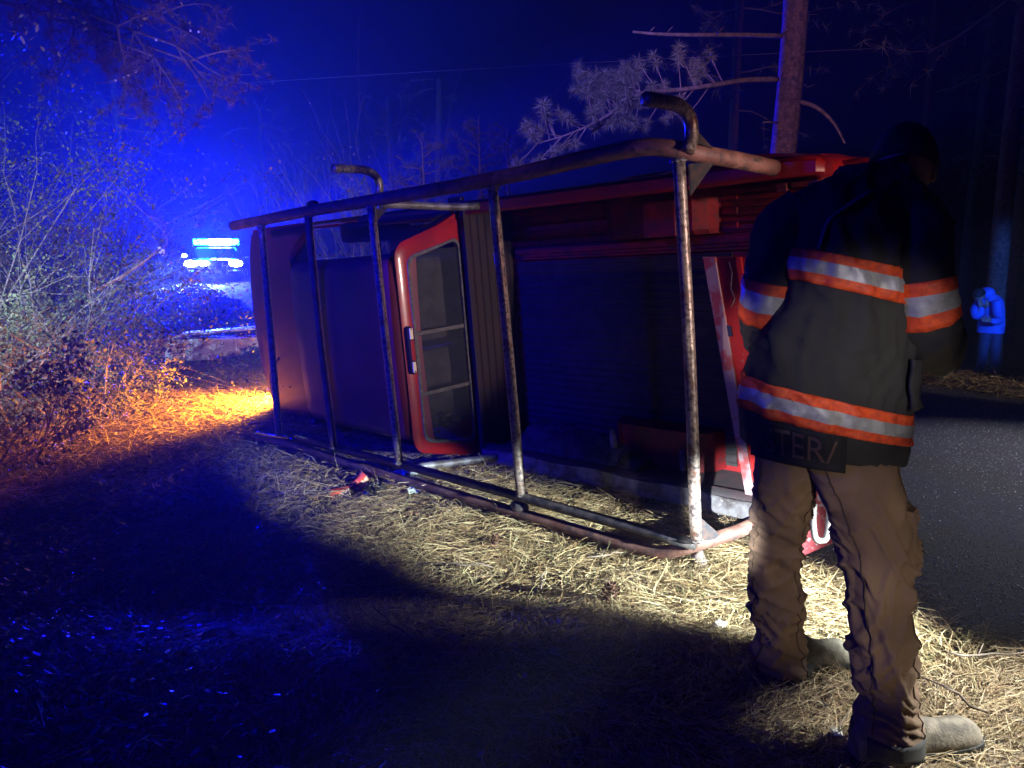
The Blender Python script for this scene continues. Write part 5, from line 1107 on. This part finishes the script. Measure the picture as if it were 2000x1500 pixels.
# weeds at the left; pale leaf colour stands in for glints
WLAB = ['white tipped weed in the dark at the lower left', 'weed with upright green blades at the left edge', 'small weed with pale glint leaves left of centre', 'weed sprig catching light below the thicket', 'bluish leafy weed at the far left', 'low weed beside the orange lit straw', 'green fern like weed under the thicket', 'small leafy weed near the bottom left corner', 'tiny weed in the dark at the bottom', 'lone glinting weed in the dark foreground', 'leafy weed right of the white tipped one']
for i, (px, py, n_, s, wh) in enumerate(((105, 1235, 16, 0.05, 1), (40, 1200, 9, 0.07, 0), (135, 1090, 8, 0.035, 1), (175, 1130, 9, 0.035, 1), (45, 985, 10, 0.05, 1), (150, 915, 10, 0.05, 0), (50, 735, 9, 0.1, 0), (60, 1370, 8, 0.04, 0), (595, 1415, 6, 0.03, 1), (205, 1430, 6, 0.03, 1), (145, 1235, 7, 0.05, 0))):
    p = gpt(px, py); e = empty('weed', p, WLAB[i], 'weed', 'weeds on the near verge'); mb = MB(); mb2 = MB(); R7 = random.Random(i)
    for k in range(n_):
        a = R7.uniform(0, 2*PI); L = s*R7.uniform(0.7, 1.8); tip = Vector((math.cos(a)*L*0.6, math.sin(a)*L*0.6, L))
        mb.tube([(0, 0, -0.01), tip*0.5+Vector((0, 0, L*0.1)), tip], [0.0025, 0.002, 0.001], 4)
        mb2.ball(tip, s*R7.uniform(0.10, 0.24), 6, sc=(1, 0.6, 0.3))
    mb.build('stems', mat('weed_green', (0.16, 0.26, 0.06), 0.45), e); mb2.build('leaf_sprays', mat('weed_pale_glint', (0.55, 0.58, 0.55), 0.25) if wh else mat('weed_leaf', (0.12, 0.2, 0.07), 0.35), e, smooth=True)
# litter spilled from the truck
def put(o, px, py, rot=(0, 0, 0), lift=0.0): p = gpt(px, py); o.location = p+Vector((0, 0, lift)); o.rotation_euler = rot; return o
REDP = mat('red_carton', (0.5, 0.05, 0.03), 0.4, 0, (0.6, 0.4, 0.3), 14, lo=0.55, hi=0.6)
tag(put(MB().box(-0.07, 0.07, -0.035, 0.035, -0.02, 0.04).build('carton', REDP, bevel=0.005), 665, 965, (0.1, -0.15, 0.25)), 'small red crushed carton lying left of the litter', 'carton')
tag(put(MB().tube([(-0.07, 0, 0), (-0.03, 0, 0.01), (0.02, 0, 0.03), (0.06, 0, 0.05), (0.07, 0, 0.055)], [0.02, 0.03, 0.035, 0.045, 0.045], 12).build('paper_cup', REDP, smooth='auto'), 700, 952, (0, -0.2, 0.5), 0.02), 'crumpled red cup tipped over beside the carton', 'cup')
CAN = mat('can_label', (0.35, 0.42, 0.5), 0.3, 0.4, (0.05, 0.06, 0.1), 30)
tag(put(MB().tube([(-0.06, 0, 0), (-0.055, 0, 0), (0.05, 0, 0), (0.058, 0, 0)], [0.025, 0.032, 0.032, 0.024], 16).build('drink_can', CAN, smooth='auto'), 862, 916, (0, -0.1, 0.5), 0.03), 'blue and silver can by the cab corner', 'can')
bt = put(MB().tube([(-0.11, 0, 0), (-0.1, 0, 0), (0.02, 0, 0), (0.05, 0, 0), (0.11, 0, 0)], [0.025, 0.032, 0.032, 0.014, 0.013], 14).build('bottle', mat('brown_glass', (0.05, 0.02, 0.01), 0.1, spec=0.7), smooth='auto'), 835, 920, (0, 0.1, 0.3), 0.03); tag(bt, 'dark brown bottle lying left of the can', 'bottle')
MB().tube([(0.105, 0, 0), (0.125, 0, 0)], 0.015, 12).build('cap', LWHITE, bt)
for px, py, lab, m_, s, nm, cat_ in ((788, 940, 'crumpled grey plastic bag under the rack rail', mat('grey_plastic', (0.35, 0.38, 0.42), 0.35), 0.085, 'plastic_bag', 'plastic bag'), (735, 965, 'crumpled black bag between the cup and the grey bag', BLK, 0.08, 'rubbish_bag', 'bag'), (812, 960, 'clear bent plastic tray right of the grey bag', mat('clear_tray', (0.5, 0.6, 0.55), 0.15), 0.045, 'plastic_tray', 'tray'), (1890, 722, 'white scrap of plastic across the road', mat('white_scrap', (0.75, 0.76, 0.8), 0.5), 0.12, 'plastic_scrap', 'plastic'), (1963, 722, 'pale crumpled plastic bag below the hunched person', mat('white_bag', (0.55, 0.57, 0.65), 0.5), 0.14, 'plastic_bag', 'plastic bag'), (1405, 1222, 'white paper scrap in the bright straw left of the boots', MATS['pale_leaf'], 0.022, 'paper_scrap', 'paper'), (1635, 1434, 'small pale scrap in the straw between the boots', MATS['pale_leaf'], 0.018, 'paper_scrap', 'paper')):
    mb = MB(); R8 = random.Random(px); rings = []
    for i in range(9):
        th = 0.1+2.9*i/8; rings.append([Vector((math.cos(a)*math.sin(th)*s*1.4, math.sin(a)*math.sin(th)*s, math.cos(th)*s*0.6))*(1+0.5*R8.uniform(-0.6, 0.6)) for a in np.linspace(0, 2*PI, 12, endpoint=False)])
    o = MB().loft(rings).build(nm, m_)
    if px > 1850: p = at(px, py, 10.4 if px < 1900 else 10.2); p.z = hz(p.x, p.y)+s*0.5; o.location = p
    else: put(o, px, py, (0, 0, R8.uniform(0, 3)), s*0.35)
    tag(o, lab, cat_)
tag(put(MB().box(-0.012, 0.012, -0.14, 0.14, -0.004, 0.012).build('reflector_strip', LRED, bevel=0.002), 515, 832, (0, 0, -1.2), 0.03), 'broken red reflector strip beside the truck front', 'reflector')
TLAB = ['thin bent twig in the bright straw inside the rack', 'short forked twig left of the pine cone', 'long twig lying across the shadow edge', 'curved twig in the straw before the rack corner', 'dark twig near the grey plastic bag', 'pale twig right of the near boot', 'twig lying toward the road right of the boots', 'thin twig in the dark middle foreground', 'crooked twig between the orange straw and the rail', 'short twig in the orange lit straw']
for i, (px, py, L) in enumerate(((1120, 960, 0.22), (1060, 1150, 0.2), (900, 1120, 0.35), (1180, 1100, 0.2), (860, 1000, 0.25), (1850, 1380, 0.25), (1920, 1300, 0.3), (760, 1230, 0.4), (560, 930, 0.35), (330, 800, 0.3))):
    p = gpt(px, py); R9 = random.Random(900+i); a = R9.uniform(0, PI); d = Vector((math.cos(a), math.sin(a), 0.05)); sdx = Vector((-d.y, d.x, 0)); mb = MB()
    pts = [p+d*L*(k/5-0.5)+sdx*R9.uniform(-0.02, 0.02)+Vector((0, 0, 0.045+R9.uniform(0, 0.015))) for k in range(6)]
    mb.tube(pts, [0.004, 0.0045, 0.004, 0.0035, 0.003, 0.002], 5); mb.tube([pts[2], pts[2]+d*L*0.15+sdx*L*0.15+Vector((0, 0, 0.02))], [0.003, 0.0015], 4)
    tag(mb.build('twig', TWIG, smooth=True), TLAB[i], 'twig', 'twigs fallen on the straw')
# straw-covered log and low debris across the road
for i, (px, py, L, lab) in enumerate(((1850, 712, 1.6, 'rotten log lying across the road edge below the hunched person'), (1960, 742, 1.1, 'short dark log half buried in far straw at the frame edge'))):
    q = at(px, py, 9.6); g = hz(q.x, q.y); mb = MB(); mb.tube(spline([(q.x-L*0.5, q.y+0.45, g+0.05), (q.x, q.y, g+0.07), (q.x+L*0.5, q.y-0.4, g+0.05)], 5), 0.07, 10)
    tag(mb.build('log', BARK, smooth=True), lab, 'log')

# ------------------------------------------------------------------ haze, added to imitate the blue lens veil
hzm = bpy.data.materials.new('veil_haze'); hzm.use_nodes = True; nt = hzm.node_tree
nt.nodes.remove(nt.nodes['Principled BSDF']); pv = nt.nodes.new('ShaderNodeVolumePrincipled')
pv.inputs['Color'].default_value = (0.8, 0.85, 1, 1); pv.inputs['Density'].default_value = 0.0042; pv.inputs['Anisotropy'].default_value = 0.6
nt.links.new(pv.outputs[0], nt.nodes['Material Output'].inputs['Volume'])
o = MB().box(-95, 95, -35, 155, -4, 16).build('haze', hzm); o['kind'] = 'stuff'; tag(o, 'thin haze added for the blue veil of the police lights', 'haze')
